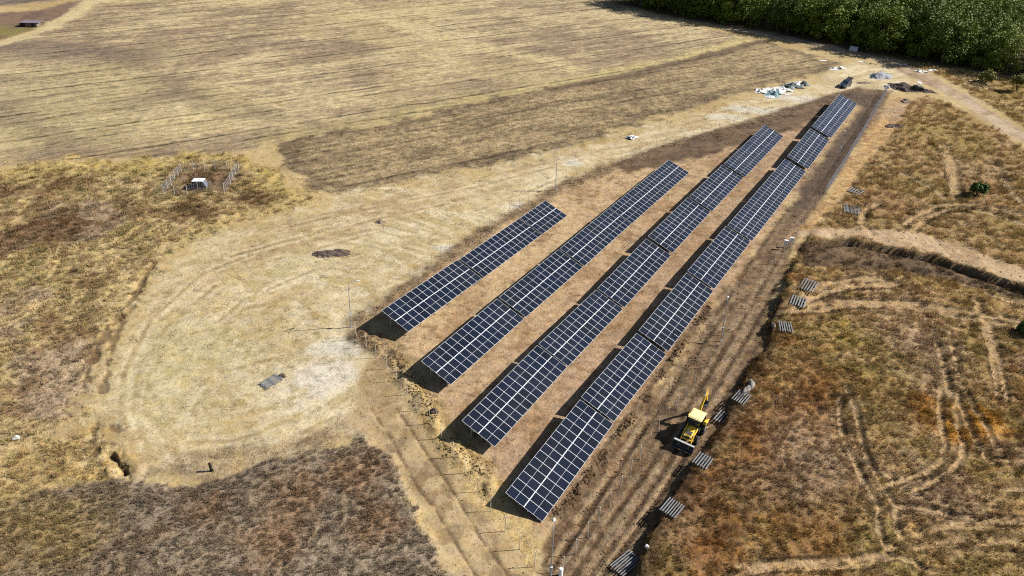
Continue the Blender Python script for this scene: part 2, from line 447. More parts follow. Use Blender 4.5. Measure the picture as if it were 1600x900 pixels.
    paint(m, (166, 138, 100), 0.9); paint(m * sst(0.45, 0.7, fin), (112, 90, 64), 0.75)
    rough = np.where(m > 0.5, 1.2, rough)
    if heights:
        dz = dz + (1 - sst(0.3, 2.0, d)) * (0.15 + 0.5 * (fin - 0.35))

    # dirt road at the bottom
    m = zone(ROAD, 0.8, 0.5)
    paint(m, (198, 172, 130)); paint(m * sst(0.5, 0.75, mid), (172, 146, 108), 0.8)
    d0, _ = pdist(RUTS_ROAD[0], x, y); d1, _ = pdist(RUTS_ROAD[1], x, y)
    paint(m * sst(0.55, 0.75, fbm(x, y, 2.2, 141)) * (1 - sst(1.2, 2.2, np.minimum(d0 - 0, d1))), (136, 112, 82), 0.6)
    for d in (d0, d1):
        paint(m * (1 - sst(0.04, 0.2, d + (fin - 0.5) * 0.3)), (112, 88, 62), 0.8)
        if heights:
            dz = dz - 0.05 * (1 - sst(0.05, 0.35, d + (fin - 0.5) * 0.3))
    rough = np.where(m > 0.5, 0.55, rough); kind[m > 0.5] = 6; veg = veg * (1 - m)
    m = zone(NEARY, 0.8, 0.6)
    acr = (x * RN[0] + y * RN[1])
    str2 = fbm(x * 0.82 + y * 0.57, (-x * 0.57 + y * 0.82) / 9.0, 0.8, 151, 3)
    paint(m, (206, 178, 124)); paint(m * sst(0.5, 0.8, str2), (160, 130, 90), 0.75)
    rough = np.where(m > 0.5, 0.8, rough)

    # worked soil strip beside the longest row
    m = zone(WORK, 0.7, 0.45)
    wal, wac = x * RD[0] + y * RD[1], x * RN[0] + y * RN[1]
    st = fbm(wal / 10.0, wac, 0.9, 161, 3)
    paint(m, (144, 116, 87)); paint(m * sst(0.45, 0.8, st), (106, 83, 60), 0.75)
    paint(m * sst(0.55, 0.85, mid), (160, 134, 104), 0.55); paint(m * sst(0.55, 0.78, fin), (86, 68, 50), 0.65)
    for t in STRIP_RUTS:
        d, _ = pdist(t, x, y)
        kk = m * sst(0.25, 0.5, fbm(x, y, 3.0, 167))
        paint(kk * (1 - sst(0.08, 0.3, d + (fin - 0.5) * 0.35)), (92, 72, 52), 0.75)
        paint(kk * (1 - sst(0.1, 0.4, np.abs(d - 0.6) + (fin - 0.5) * 0.3)), (178, 152, 118), 0.5)
        if heights:
            dz = dz - 0.12 * m * (1 - sst(0.1, 0.5, d))
    farw = sst(85, 135, y)
    paint(m * farw, (140, 116, 92), 0.6)
    rough = np.where(m > 0.5, 1.0, rough); kind[m > 0.5] = 7; veg = veg * (1 - m)
    paint(zone(DARKW, 1.0, 0.6), (96, 80, 68), 0.8)
    d, _ = pdist(CLODL, x, y)
    paint((1 - sst(0.3, 0.9, d + (fin - 0.5))), (100, 76, 54), 0.7)
    if heights:
        dz = dz + (1 - sst(0.2, 0.8, d)) * 0.55 * np.clip(fin - 0.35, 0, 1) + m * (st - 0.5) * 0.14 + m * (fin - 0.5) * 0.12
        dz = dz - 0.18 * m
    m = zone(STRAWB, 0.9, 0.6)
    paint(m, (208, 170, 118)); paint(m * sst(0.45, 0.8, fin), (172, 132, 88), 0.7)
    paint(m * spot(x, y, 1405, 175, 12, 9, 0.6), (188, 160, 128), 0.8)
    rough = np.where(m > 0.5, 1.0, rough)

    # grassland on the right
    m = zone(RIGHT, 0.5, 0.35)
    p1, p2, p3, p4 = fbm(x, y, 6.0, 171), fbm(x, y, 9.0, 175), fbm(x, y, 5.0, 179), fbm(x, y, 16.0, 183)
    paint(m, (180, 148, 98)); paint(m * sst(0.46, 0.62, p1), (154, 132, 76), 0.65)
    paint(m * sst(0.5, 0.66, p2), (188, 156, 116), 0.85)
    rust = sst(0.48, 0.7, p3) * (0.35 + 0.65 * sst(24, 8, x - 0.35 * y + 5) )
    paint(m * rust, (150, 106, 58), 0.75)
    paint(m * sst(0.55, 0.75, p4) * sst(80, 110, y), (164, 132, 72), 0.7)
    for sx, sy, r in ((1445, 640, 2.6), (1478, 660, 3.4), (1520, 660, 3.6), (1505, 680, 2.6), (1545, 660, 2.2)):
        paint(m * spot(x, y, sx, sy, r, r, 0.7), (190, 136, 58), 0.9)
    for sx, sy, r in ((1090, 770, 4), (1270, 600, 5), (1180, 700, 5), (1260, 850, 6), (1130, 830, 3.5), (1370, 310, 7), (1560, 300, 8), (1100, 860, 3), (1250, 640, 4)):
        paint(m * spot(x, y, sx, sy, r, r, 0.8), (138, 92, 50), 0.65)
    for sx, sy, r in ((1240, 690, 5), (1220, 760, 5), (1290, 740, 5), (1480, 800, 6), (1420, 560, 7)):
        paint(m * spot(x, y, sx, sy, r, r, 0.8), (170, 142, 112), 0.7)
    for sx, sy, r in ((1380, 270, 9), (1450, 290, 6), (1350, 540, 6), (1520, 420, 6), (1480, 220, 10), (1570, 190, 8)):
        paint(m * spot(x, y, sx, sy, r, r, 0.8), (162, 138, 66), 0.6)
    veg = np.where(m > 0.5, 1.0, veg); rough = np.where(m > 0.5, 1.2, rough); kind[m > 0.5] = 8; row = row * (1 - m)
    upg = m * sst(96, 112, y)
    paint(upg, (176, 144, 98), 0.55); paint(upg * sst(0.55, 0.8, p4), (160, 134, 78), 0.5)
    veg = veg * (1 - 0.35 * upg)
    paint(m * sst(80, 65, y) * sst(0.55, 0.75, fbm(x, y, 4.0, 187)), (116, 86, 56), 0.45)
    dmin = np.full(n, 1e3)
    for t in TRACKS_R:
        d, _ = pdist(t, x, y)
        dmin = np.minimum(dmin, d)
    dmin = dmin / (1 + 0.8 * sst(70, 95, y))
    tr = m * (1 - sst(0.2, 0.5, dmin + (fin - 0.5) * 0.45))
    paint(tr, (196, 164, 120), 0.8)
    paint(m * (1 - sst(0.05, 0.26, np.abs(dmin - 0.5) + (fin - 0.4) * 0.25)), (70, 54, 36), 0.7)  # shaded rut sides painted as dark lines beside the tracks
    veg = veg * (1 - tr)
    if heights:
        dz = dz - 0.22 * tr
    m2 = zone(PIT, 0.6, 0.5)
    paint(m2 * sst(9.0, 3.0, sdf(PIT, x, y) + wob), (96, 78, 62), 0.85); paint(m2 * sst(0.4, 0.7, p1), (150, 122, 92), 0.5)
    veg = np.where(m2 > 0.5, 0.3, veg)
    m3 = zone(SPUR, 0.6, 0.5)
    paint(m3, (204, 174, 136)); paint(m3 * sst(0.5, 0.8, mid), (178, 146, 108), 0.7)
    veg = veg * (1 - m3); rough = np.where(m3 > 0.5, 0.7, rough); kind[m3 > 0.5] = 6
    if heights:
        dp = sdf(PIT, x, y)
        dz = dz - m2 * 1.35 * sst(0.0, 0.7, dp + wob * 0.25) * np.exp(-np.maximum(dp, 0) / 5.0)
        d, sd_ = pdist(BANK, x, y, 30)
        ins = np.where(sd_ < 0, d, -d) + wob * 0.3
        dz = dz + m * (0.95 * sst(0.0, 0.5, ins) * np.exp(-np.maximum(ins, 0) / 18.0)) * (d < 60) * (0.75 + 0.5 * fbm(x, y, 3.0, 191))
        d, sd_ = pdist(BANK2, x, y, 20)
        ins = np.where(sd_ < 0, d, -d) + wob * 0.4
        dz = dz + m * 0.4 * sst(0.0, 1.2, ins) * np.exp(-np.maximum(ins, 0) / 4.0) * (d < 30) * sst(0.45, 0.75, fbm(x, y, 3.5, 193))
        dz = dz + m * ((mid - 0.5) * 0.28 + (fin - 0.5) * 0.12)
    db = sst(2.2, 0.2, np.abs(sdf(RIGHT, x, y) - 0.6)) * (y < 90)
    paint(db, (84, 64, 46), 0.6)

    m = zone(RIGHT2, 0.9, 0.8)
    paint(m, (186, 156, 104)); paint(m * sst(0.5, 0.7, p1), (156, 128, 72), 0.8); paint(m * sst(0.6, 0.8, p2), (206, 182, 140), 0.7)
    veg = np.where(m > 0.5, 0.8, veg); rough = np.where(m > 0.5, 1.1, rough); kind[m > 0.5] = 8
    # scrub at the bottom left
    m = zone(SCRUB, 0.7, 0.6)
    q1, q2 = fbm(x, y, 8.0, 201), fbm(x, y, 3.5, 205)
    paint(m, (160, 142, 119)); paint(m * sst(0.5, 0.75, q1), (160, 134, 102), 0.5); paint(m * sst(0.55, 0.8, q2), (150, 130, 108), 0.6)
    for sx, sy, r in ((470, 780, 4), (560, 740, 3.5), (590, 820, 3), (420, 850, 3.5), (330, 800, 3)):
        paint(m * spot(x, y, sx, sy, r, r, 0.8), (158, 120, 84), 0.55)
    paint(m * spot(x, y, 60, 830, 7, 6, 0.8), (168, 142, 84), 0.6)
    veg = np.where(m > 0.3, 1.3 * m, veg); rough = np.where(m > 0.5, 1.1, rough); kind[m > 0.5] = 9
    if heights:
        dz = dz + m * (0.32 + (q2 - 0.5) * 0.12)
        dz = dz + (kind == 3) * ((mid - 0.5) * 0.4 + (fin - 0.5) * 0.2)
    for t in CRACKS_L:
        d, _ = pdist(t, x, y)
        k = (1 - sst(0.1, 0.6, d + (fin - 0.5) * 1.1))
        paint(k, (104, 78, 52), 0.65); veg = veg * (1 - k)
        if heights:
            dz = dz - 0.16 * k
    d, _ = pdist(TRENCH, x, y)
    k = 1 - sst(0.1, 0.5, d + (fin - 0.5) * 0.6)
    paint(k, (90, 70, 52), 0.8); veg = veg * (1 - sst(2.0, 0.6, d))
    if heights:
        dz = dz - 0.6 * k + (0.1 + 0.5 * fin) * 0.5 * np.exp(-((d - 1.2) / 0.6) ** 2)

    # road along the wood, wood floor, top left corner
    m = zone(HROAD, 0.9, 0.6)
    paint(m, (206, 182, 152)); paint(m * sst(0.5, 0.8, mid), (180, 152, 122), 0.7)
    paint(m * sst(0.45, 0.7, fbm(al / 3.0, ac, 1.5, 211)), (158, 132, 98), 0.6)
    for t in RUTS_H:
        d, _ = pdist(t, x, y)
        paint(m * (1 - sst(0.2, 0.8, d)), (160, 132, 106), 0.6)
    rough = np.where(m > 0.5, 0.6, rough); kind[m > 0.5] = 10; veg = veg * (1 - m); row = row * (1 - m)
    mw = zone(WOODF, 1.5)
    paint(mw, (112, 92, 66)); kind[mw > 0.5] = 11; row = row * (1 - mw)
    mt = zone(TRIANG, 1.5)
    paint(mt, (142, 116, 96)); paint(mt * sst(0.5, 0.7, mid), (118, 96, 84), 0.7); row = row * (1 - mt)
    paint(mt * spot(x, y, 25, 48, 10, 6, 0.6), (146, 136, 78), 0.8)
    mt2 = zone(TOPF, 1.5)
    paint(mt2, (136, 120, 106)); row = np.maximum(row, mt2)
    mt3 = zone(LTRACK, 1.2)
    paint(mt3, (220, 198, 150), 0.9); row = row * (1 - mt3)
    kind[mt3 > 0.5] = 10
    return col, rough, row, veg, kind, dz


def far_drop(y):
    return -np.maximum(y - 430, 0) * math.tan(math.radians(9.9))


def gz(x, y):
    return ZG + float(ground(np.array([float(x)]), np.array([float(y)]))[5][0])


def at(px, py, up=0.0):
    """Hillside-frame point on the finished ground under the survey pixel."""
    p = gp(px, py)
    for _ in range(2):
        p = gp(px, py, gz(p[0], p[1]))
    return np.array([p[0], p[1], p[2] + up])


# ------------------------------------------------------------------ materials
def mat(name, rgb=(0.5, 0.5, 0.5), rough=0.6, metal=0.0, noise=0.0, nscale=4.0, spec=0.4, coat=0.0):
    m = bpy.data.materials.new(name)
    m.use_nodes = True
    nt = m.node_tree
    b = nt.nodes['Principled BSDF']
    b.inputs['Base Color'].default_value = (*rgb, 1)
    b.inputs['Roughness'].default_value = rough
    b.inputs['Metallic'].default_value = metal
    b.inputs['Specular IOR Level'].default_value = spec
    if coat:
        b.inputs['Coat Weight'].default_value = coat
    if noise:
        tc = nt.nodes.new('ShaderNodeTexCoord')
        nz = nt.nodes.new('ShaderNodeTexNoise')
        nz.inputs['Scale'].default_value = nscale
        nz.inputs['Detail'].default_value = 5
        nt.links.new(tc.outputs['Object'], nz.inputs['Vector'])
        mr = nt.nodes.new('ShaderNodeMapRange')
        mr.inputs['From Min'].default_value = 0.3
        mr.inputs['From Max'].default_value = 0.7
        mr.inputs['To Min'].default_value = 1 - noise
        mr.inputs['To Max'].default_value = 1 + noise
        nt.links.new(nz.outputs['Fac'], mr.inputs['Value'])
        vm = nt.nodes.new('ShaderNodeVectorMath')
        vm.operation = 'SCALE'
        vm.inputs[0].default_value = rgb
        nt.links.new(mr.outputs[0], vm.inputs['Scale'])
        nt.links.new(vm.outputs[0], b.inputs['Base Color'])
    return m


def ground_material():
    m = bpy.data.materials.new('soil_and_dry_grass')
    m.use_nodes = True
    nt = m.node_tree
    L = nt.links.new
    b = nt.nodes['Principled BSDF']
    b.inputs['Roughness'].default_value = 0.95
    b.inputs['Specular IOR Level'].default_value = 0.1

    def node(t, **kw):
        nd = nt.nodes.new(t)
        for k, v in kw.items():
            setattr(nd, k, v)
        return nd

    def noise(vec, scale, detail=3, rough=0.6):
        nd = node('ShaderNodeTexNoise')
        nd.inputs['Scale'].default_value = scale
        nd.inputs['Detail'].default_value = detail
        nd.inputs['Roughness'].default_value = rough
        L(vec, nd.inputs['Vector'])
        return nd.outputs['Fac']

    def math_(op, a, c):
        nd = node('ShaderNodeMath', operation=op)
        for i, v in enumerate((a, c)):
            if isinstance(v, (int, float)):
                nd.inputs[i].default_value = v
            else:
                L(v, nd.inputs[i])
        return nd.outputs[0]

    tc = node('ShaderNodeTexCoord').outputs['Object']
    col = node('ShaderNodeAttribute', attribute_name='tone').outputs['Color']
    rgh = node('ShaderNodeAttribute', attribute_name='relief').outputs['Fac']
    rw = node('ShaderNodeAttribute', attribute_name='rows').outputs['Fac']
    mp = node('ShaderNodeMapping')
    mp.inputs['Rotation'].default_value = (0, 0, FIELD_DIR - math.pi / 2)
    L(tc, mp.inputs['Vector'])
    mp2 = node('ShaderNodeMapping')
    mp2.inputs['Scale'].default_value = (0.25, 1.0, 1.0)
    L(mp.outputs[0], mp2.inputs['Vector'])
    n1, n2, n3 = noise(tc, 0.8, 5, 0.7), noise(tc, 3.0, 4, 0.7), noise(tc, 9.0, 3)
    nr = noise(mp2.outputs[0], 1.5, 4, 0.65)
    hsum = math_('ADD', math_('MULTIPLY', n1, 0.9), math_('ADD', math_('MULTIPLY', n2, 0.8), math_('MULTIPLY', n3, 0.6)))
    hs = math_('SUBTRACT', hsum, 1.15)
    var = math_('MULTIPLY', hs, math_('MULTIPLY', rgh, 2.1))
    rvar = math_('MULTIPLY', math_('SUBTRACT', nr, 0.5), math_('MULTIPLY', rw, 1.6))
    sp = node('ShaderNodeMapRange', interpolation_type='SMOOTHSTEP')
    L(noise(tc, 3.6, 3, 0.75), sp.inputs['Value'])
    for nm_, v_ in (('From Min', 0.53), ('From Max', 0.68), ('To Min', 0.0), ('To Max', 0.42)):
        sp.inputs[nm_].default_value = v_
    fleck = sp.outputs[0]
    sep = node('ShaderNodeSeparateXYZ')
    wob_ = node('ShaderNodeVectorMath', operation='ADD')
    wn_ = node('ShaderNodeTexNoise'); wn_.inputs['Scale'].default_value = 0.06; wn_.inputs['Detail'].default_value = 2
    L(tc, wn_.inputs['Vector'])
    ws_ = node('ShaderNodeVectorMath', operation='SCALE'); L(wn_.outputs['Color'], ws_.inputs[0]); ws_.inputs['Scale'].default_value = 1.0
    L(mp.outputs[0], wob_.inputs[0]); L(ws_.outputs[0], wob_.inputs[1])
    L(wob_.outputs[0], sep.inputs[0])

    def drill(pitch, lo, hi):
        fr = math_('FRACT', math_('DIVIDE', sep.outputs['Y'], pitch), 0.0)
        tri = math_('MULTIPLY', math_('ABSOLUTE', math_('SUBTRACT', fr, 0.5), 0.0), 2.0)
        g = node('ShaderNodeMapRange', interpolation_type='SMOOTHSTEP')
        L(math_('ADD', tri, math_('MULTIPLY', math_('SUBTRACT', n2, 0.5), 0.9)), g.inputs['Value'])
        g.inputs['From Min'].default_value = lo; g.inputs['From Max'].default_value = hi
        return g.outputs[0]

    keep = node('ShaderNodeMapRange', interpolation_type='SMOOTHSTEP')
    mp3 = node('ShaderNodeMapping'); mp3.inputs['Scale'].default_value = (0.03, 0.16, 1.0)
    L(mp.outputs[0], mp3.inputs['Vector'])
    L(noise(mp3.outputs[0], 1.0, 4, 0.6), keep.inputs['Value'])
    keep.inputs['From Min'].default_value = 0.28; keep.inputs['From Max'].default_value = 0.58
    lines = math_('ADD', math_('MULTIPLY', drill(4.4, 0.74, 0.95), 0.5), math_('MULTIPLY', drill(1.9, 0.62, 0.95), 0.26))
    lines = math_('MULTIPLY', math_('MULTIPLY', lines, keep.outputs[0]), rw)
    pale = math_('MULTIPLY', math_('MULTIPLY', drill(13.2, 0.93, 0.99), 0.4), rw)
    fac0 = math_('ADD', math_('ADD', 1.0, var), rvar)
    fac1 = math_('SUBTRACT', math_('ADD', fac0, pale), math_('ADD', math_('MULTIPLY', fleck, math_('ADD', math_('MULTIPLY', rgh, 0.6), 0.35)), lines))
    fac = math_('MAXIMUM', fac1, 0.2)
    vm = node('ShaderNodeVectorMath', operation='SCALE')
    L(col, vm.inputs[0]); L(fac, vm.inputs['Scale'])
    hsv = node('ShaderNodeHueSaturation')
    L(math_('ADD', 0.475, math_('MULTIPLY', noise(tc, 1.7, 3), 0.05)), hsv.inputs['Hue'])
    L(math_('ADD', 0.75, math_('MULTIPLY', noise(tc, 0.9, 3), 0.5)), hsv.inputs['Saturation'])
    L(vm.outputs[0], hsv.inputs['Color'])
    L(hsv.outputs[0], b.inputs['Base Color'])
    bp = node('ShaderNodeBump')
    bp.inputs['Distance'].default_value = 0.16
    L(math_('MULTIPLY', rgh, 0.75), bp.inputs['Strength'])
    L(math_('ADD', hsum, math_('MULTIPLY', math_('MULTIPLY', nr, rw), 1.2)), bp.inputs['Height'])
    L(bp.outputs[0], b.inputs['Normal'])
    return m


M_GROUND = ground_material()
M_FRAME = mat('anodised_aluminium', (0.50, 0.51, 0.53), 0.45, 0.0)
M_GALV = mat('galvanised_steel', (0.32, 0.33, 0.34), 0.5, 0.5, 0.15, 3)
M_BACK = mat('white_backsheet', (0.62, 0.63, 0.65), 0.6)
M_POST = mat('weathered_post', (0.40, 0.365, 0.32), 0.8, 0, 0.15, 6)
M_WOOD = mat('grey_weathered_wood', (0.13, 0.133, 0.138), 0.85, 0, 0.25, 5)
M_YELLOW = mat('worn_yellow_paint', (0.70, 0.42, 0.03), 0.42, 0, 0.14, 2.5, 0.5)
M_CREAM = mat('faded_cream_roof', (0.62, 0.50, 0.22), 0.6, 0, 0.06, 2)
M_BLACK = mat('black_rubber', (0.018, 0.018, 0.018), 0.85, 0, 0.3, 5)
M_DARKST = mat('dark_steel', (0.06, 0.06, 0.06), 0.55, 0.4, 0.2, 4)
M_STEEL = mat('scraped_steel', (0.36, 0.35, 0.33), 0.45, 0.3, 0.2, 4)
M_GLASSD = mat('dark_window_glass', (0.02, 0.03, 0.03), 0.06, 0, 0, 1, 0.6)
M_NAVY = mat('dark_blue_car_paint', (0.012, 0.02, 0.045), 0.25, 0.2, 0, 1, 0.5, 0.6)
M_LAMP = mat('pale_lamp_plastic', (0.42, 0.45, 0.45), 0.4)
M_WHITE = mat('white_plastic_sheet', (0.50, 0.48, 0.45), 0.6, 0, 0.3, 1.2)
M_TEAL = mat('faded_teal_tarpaulin', (0.13, 0.22, 0.24), 0.7, 0, 0.3, 2.5)
M_SLATE = mat('grey_green_tarpaulin', (0.12, 0.14, 0.13), 0.75, 0, 0.3, 2.5)
M_CONC = mat('pale_concrete', (0.42, 0.41, 0.39), 0.85, 0, 0.12, 2)
M_LID = mat('whitewashed_lid', (0.80, 0.79, 0.78), 0.7, 0, 0.05, 2)
M_REDM = mat('faded_red_paint', (0.35, 0.20, 0.18), 0.8)
M_BLUEG = mat('blue_grey_metal_sheet', (0.10, 0.107, 0.125), 0.5, 0.2, 0.1, 2)
M_GREYP = mat('mauve_grey_roof_sheet', (0.13, 0.11, 0.135), 0.6, 0, 0.1, 2)
M_SOIL = mat('dark_turned_soil', (0.075, 0.055, 0.045), 0.95, 0, 0.35, 3, 0.1)
M_SOIL2 = mat('brown_soil', (0.16, 0.12, 0.09), 0.95, 0, 0.35, 3, 0.1)
M_GRAVEL = mat('grey_gravel', (0.25, 0.26, 0.27), 0.95, 0, 0.3, 5, 0.1)
M_ROCK = mat('pale_rock', (0.17, 0.15, 0.13), 0.9, 0, 0.2, 3, 0.2)
M_CHAR_SHADE = mat('charred_wood_and_shade', (0.02, 0.014, 0.01), 0.9, 0, 0.3, 6, 0.2)
M_BARK = mat('brown_bark', (0.09, 0.065, 0.045), 0.9, 0, 0.3, 4, 0.2)
M_TAIL = mat('red_tail_light', (0.30, 0.02, 0.02), 0.3)
M_HEADL = mat('clear_headlight', (0.75, 0.76, 0.78), 0.15)


def cell_material():
    """Dark glass over silicon cells with faint wires between the cells."""
    m = bpy.data.materials.new('solar_cell_glass')
    m.use_nodes = True
    nt = m.node_tree
    L = nt.links.new
    b = nt.nodes['Principled BSDF']
    b.inputs['Roughness'].default_value = 0.14
    b.inputs['Specular IOR Level'].default_value = 0.22
    tc = nt.nodes.new('ShaderNodeTexCoord')
    sx = nt.nodes.new('ShaderNodeSeparateXYZ')
    L(tc.outputs['Object'], sx.inputs[0])

    def wire(sock, pitch, width):
        a = nt.nodes.new('ShaderNodeMath'); a.operation = 'DIVIDE'
        L(sock, a.inputs[0]); a.inputs[1].default_value = pitch
        f = nt.nodes.new('ShaderNodeMath'); f.operation = 'FRACT'
        L(a.outputs[0], f.inputs[0])
        c = nt.nodes.new('ShaderNodeMath'); c.operation = 'LESS_THAN'
        L(f.outputs[0], c.inputs[0]); c.inputs[1].default_value = width
        return c.outputs[0]

    mx = nt.nodes.new('ShaderNodeMath'); mx.operation = 'MAXIMUM'
    L(wire(sx.outputs['X'], 0.1845, 0.085), mx.inputs[0])
    L(wire(sx.outputs['Y'], 0.0925, 0.03), mx.inputs[1])
    oi = nt.nodes.new('ShaderNodeObjectInfo')
    ramp = nt.nodes.new('ShaderNodeValToRGB')
    ramp.color_ramp.elements[0].color = (0.0035, 0.0055, 0.0105, 1)
    ramp.color_ramp.elements[1].color = (0.005, 0.0085, 0.020, 1)
    L(oi.outputs['Random'], ramp.inputs['Fac'])
    mix = nt.nodes.new('ShaderNodeMix'); mix.data_type = 'RGBA'
    L(mx.outputs[0], mix.inputs['Factor'])
    L(ramp.outputs['Color'], mix.inputs['A'])
    mix.inputs['B'].default_value = (0.022, 0.028, 0.04, 1)
    dn = nt.nodes.new('ShaderNodeTexNoise'); dn.inputs['Scale'].default_value = 0.22; dn.inputs['Detail'].default_value = 5
    ge = nt.nodes.new('ShaderNodeNewGeometry')
    L(ge.outputs['Position'], dn.inputs['Vector'])
    dr = nt.nodes.new('ShaderNodeMapRange')
    L(dn.outputs['Fac'], dr.inputs['Value'])
    dr.inputs['From Min'].default_value = 0.35; dr.inputs['From Max'].default_value = 0.75
    dr.inputs['To Min'].default_value = 0.0; dr.inputs['To Max'].default_value = 0.02
    dm = nt.nodes.new('ShaderNodeMix'); dm.data_type = 'RGBA'
    L(dr.outputs[0], dm.inputs['Factor'])
    L(mix.outputs['Result'], dm.inputs['A'])
    dm.inputs['B'].default_value = (0.30, 0.26, 0.20, 1)
    L(dm.outputs['Result'], b.inputs['Base Color'])
    return m


def tint_material(name, transl=0.25):
    m = bpy.data.materials.new(name)
    m.use_nodes = True
    nt = m.node_tree
    L = nt.links.new
    b = nt.nodes['Principled BSDF']
    at_ = nt.nodes.new('ShaderNodeAttribute')
    at_.attribute_type = 'INSTANCER'
    at_.attribute_name = 'tint'
    L(at_.outputs['Color'], b.inputs['Base Color'])
    b.inputs['Roughness'].default_value = 0.9
    b.inputs['Specular IOR Level'].default_value = 0.1
    tr = nt.nodes.new('ShaderNodeBsdfTranslucent')
    L(at_.outputs['Color'], tr.inputs['Color'])
    mx = nt.nodes.new('ShaderNodeMixShader')
    mx.inputs[0].default_value = transl
    out = nt.nodes['Material Output']
    L(b.outputs[0], mx.inputs[1]); L(tr.outputs[0], mx.inputs[2])
    L(mx.outputs[0], out.inputs['Surface'])
    return m


def leaf_material(name, rgb, rgb2):
    m = bpy.data.materials.new(name)
    m.use_nodes = True
    nt = m.node_tree
    L = nt.links.new
    b = nt.nodes['Principled BSDF']
    oi = nt.nodes.new('ShaderNodeObjectInfo')
    tc = nt.nodes.new('ShaderNodeTexCoord')
    nz = nt.nodes.new('ShaderNodeTexNoise')
    nz.inputs['Scale'].default_value = 0.9
    L(tc.outputs['Object'], nz.inputs['Vector'])
    ad = nt.nodes.new('ShaderNodeMath'); ad.operation = 'ADD'
    L(oi.outputs['Random'], ad.inputs[0])
    L(nz.outputs['Fac'], ad.inputs[1])
    hf = nt.nodes.new('ShaderNodeMath'); hf.operation = 'MULTIPLY'
    L(ad.outputs[0], hf.inputs[0]); hf.inputs[1].default_value = 0.5
    mix = nt.nodes.new('ShaderNodeMix'); mix.data_type = 'RGBA'
    L(hf.outputs[0], mix.inputs['Factor'])
    mix.inputs['A'].default_value = (*rgb, 1); mix.inputs['B'].default_value = (*rgb2, 1)
    L(mix.outputs['Result'], b.inputs['Base Color'])
    b.inputs['Roughness'].default_value = 0.7
    b.inputs['Specular IOR Level'].default_value = 0.2
    tr = nt.nodes.new('ShaderNodeBsdfTranslucent')
    L(mix.outputs['Result'], tr.inputs['Color'])
    mx = nt.nodes.new('ShaderNodeMixShader')
    mx.inputs[0].default_value = 0.06
    L(b.outputs[0], mx.inputs[1]); L(tr.outputs[0], mx.inputs[2])
    L(mx.outputs[0], nt.nodes['Material Output'].inputs['Surface'])
    return m


M_CELL = cell_material()
M_TUFT = tint_material('dry_plant_stems', 0.3)
M_LEAF = leaf_material('oak_leaves', (0.028, 0.055, 0.007), (0.165, 0.205, 0.018))
M_LEAF2 = leaf_material('bush_leaves', (0.035, 0.07, 0.012), (0.08, 0.13, 0.02))
M_LEAF3 = leaf_material('yellowing_leaves', (0.10, 0.11, 0.02), (0.20, 0.18, 0.03))

# ------------------------------------------------------------------ the ground: one fan-shaped grid cut into its fields, roads and meadows
rat = np.concatenate([[-9, -5, -3, -2, -1.5, -1.2, -1.0], np.arange(-0.90, 0.9001, 0.0034), [1.0, 1.2, 1.5, 2, 3, 5, 9]])
ys = [-160, -100, -60, -30, -10, 5, 15, 22]
yv = 27.0
while yv < 335:
    ys.append(yv)
    yv *= 1.0034
ys += [345, 365, 395, 430, 500, 620, 800, 1100, 1500, 2000]
ys = np.array(ys)
NX, NY = len(rat), len(ys)
YY, RR = np.meshgrid(ys, rat, indexing='ij')
XX = RR * np.maximum(YY, 27.0)
gx_, gy_ = XX.ravel(), YY.ravel()
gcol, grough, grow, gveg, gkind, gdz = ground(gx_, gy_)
gzv = ZG + gdz + far_drop(gy_)
GD = gzv.reshape(NY, NX)


def gz_arr(x, y):
    """Height of the finished ground (hillside frame), looked up in the grid."""
    x, y = np.asarray(x, float), np.asarray(y, float)
    r = x / np.maximum(y, 27.0)
    j = np.clip(np.searchsorted(rat, r) - 1, 0, NX - 2)
    i = np.clip(np.searchsorted(ys, y) - 1, 0, NY - 2)
    u = np.clip((r - rat[j]) / (rat[j + 1] - rat[j]), 0, 1)
    v = np.clip((y - ys[i]) / (ys[i + 1] - ys[i]), 0, 1)
    return (GD[i, j] * (1 - u) + GD[i, j + 1] * u) * (1 - v) + (GD[i + 1, j] * (1 - u) + GD[i + 1, j + 1] * u) * v


def gz(x, y):
    return float(gz_arr([x], [y])[0])


pw = np.stack([gx_, gy_, gzv], 1) @ M3.T + np.array([0, 0, LIFT])
ii, jj = np.meshgrid(np.arange(NY - 1), np.arange(NX - 1), indexing='ij')
a_ = (ii * NX + jj).ravel()
quads = np.stack([a_, a_ + 1, a_ + NX + 1, a_ + NX], 1)
fk = gkind[quads[:, 0]]
GROUND_KINDS = {
    0: ('ground', 'dry straw coloured meadow ground', 'ground'),
    1: ('stubble_field', 'harvested stubble field with faint drill rows', 'field'),
    2: ('tilled_strip', 'darker tilled strip along the edge of the stubble field', 'field'),
    3: ('meadow', 'rough olive and mauve wild meadow on the left', 'meadow'),
    4: ('mown_clearing', 'pale mown and driven over clearing beside the solar rows', 'clearing'),
    5: ('row_ground', 'pinkish straw ground between the solar rows', 'ground'),
    6: ('dirt_road', 'pale dirt road with wheel ruts', 'dirt road'),
    7: ('soil_strip', 'strip of bare brown worked soil along the longest solar row', 'soil'),
    8: ('grassland', 'olive and rust coloured rough grassland crossed by wheel tracks', 'grassland'),
    9: ('scrubland', 'grey mauve scrubland in the bottom left corner', 'scrubland'),
    10: ('farm_track', 'sandy farm track running along the fields', 'track'),
    11: ('woodland_floor', 'dark leaf covered ground under the wood', 'ground'),
}


def link(o, parent=None):
    COL.objects.link(o)
    if parent is not None:
        o.parent = parent
    return o


def tag(o, label=None, cat=None, group=None, kind=None):
    if label: o['label'] = label
    if cat: o['category'] = cat
    if group: o['group'] = group
    if kind: o['kind'] = kind
    return o


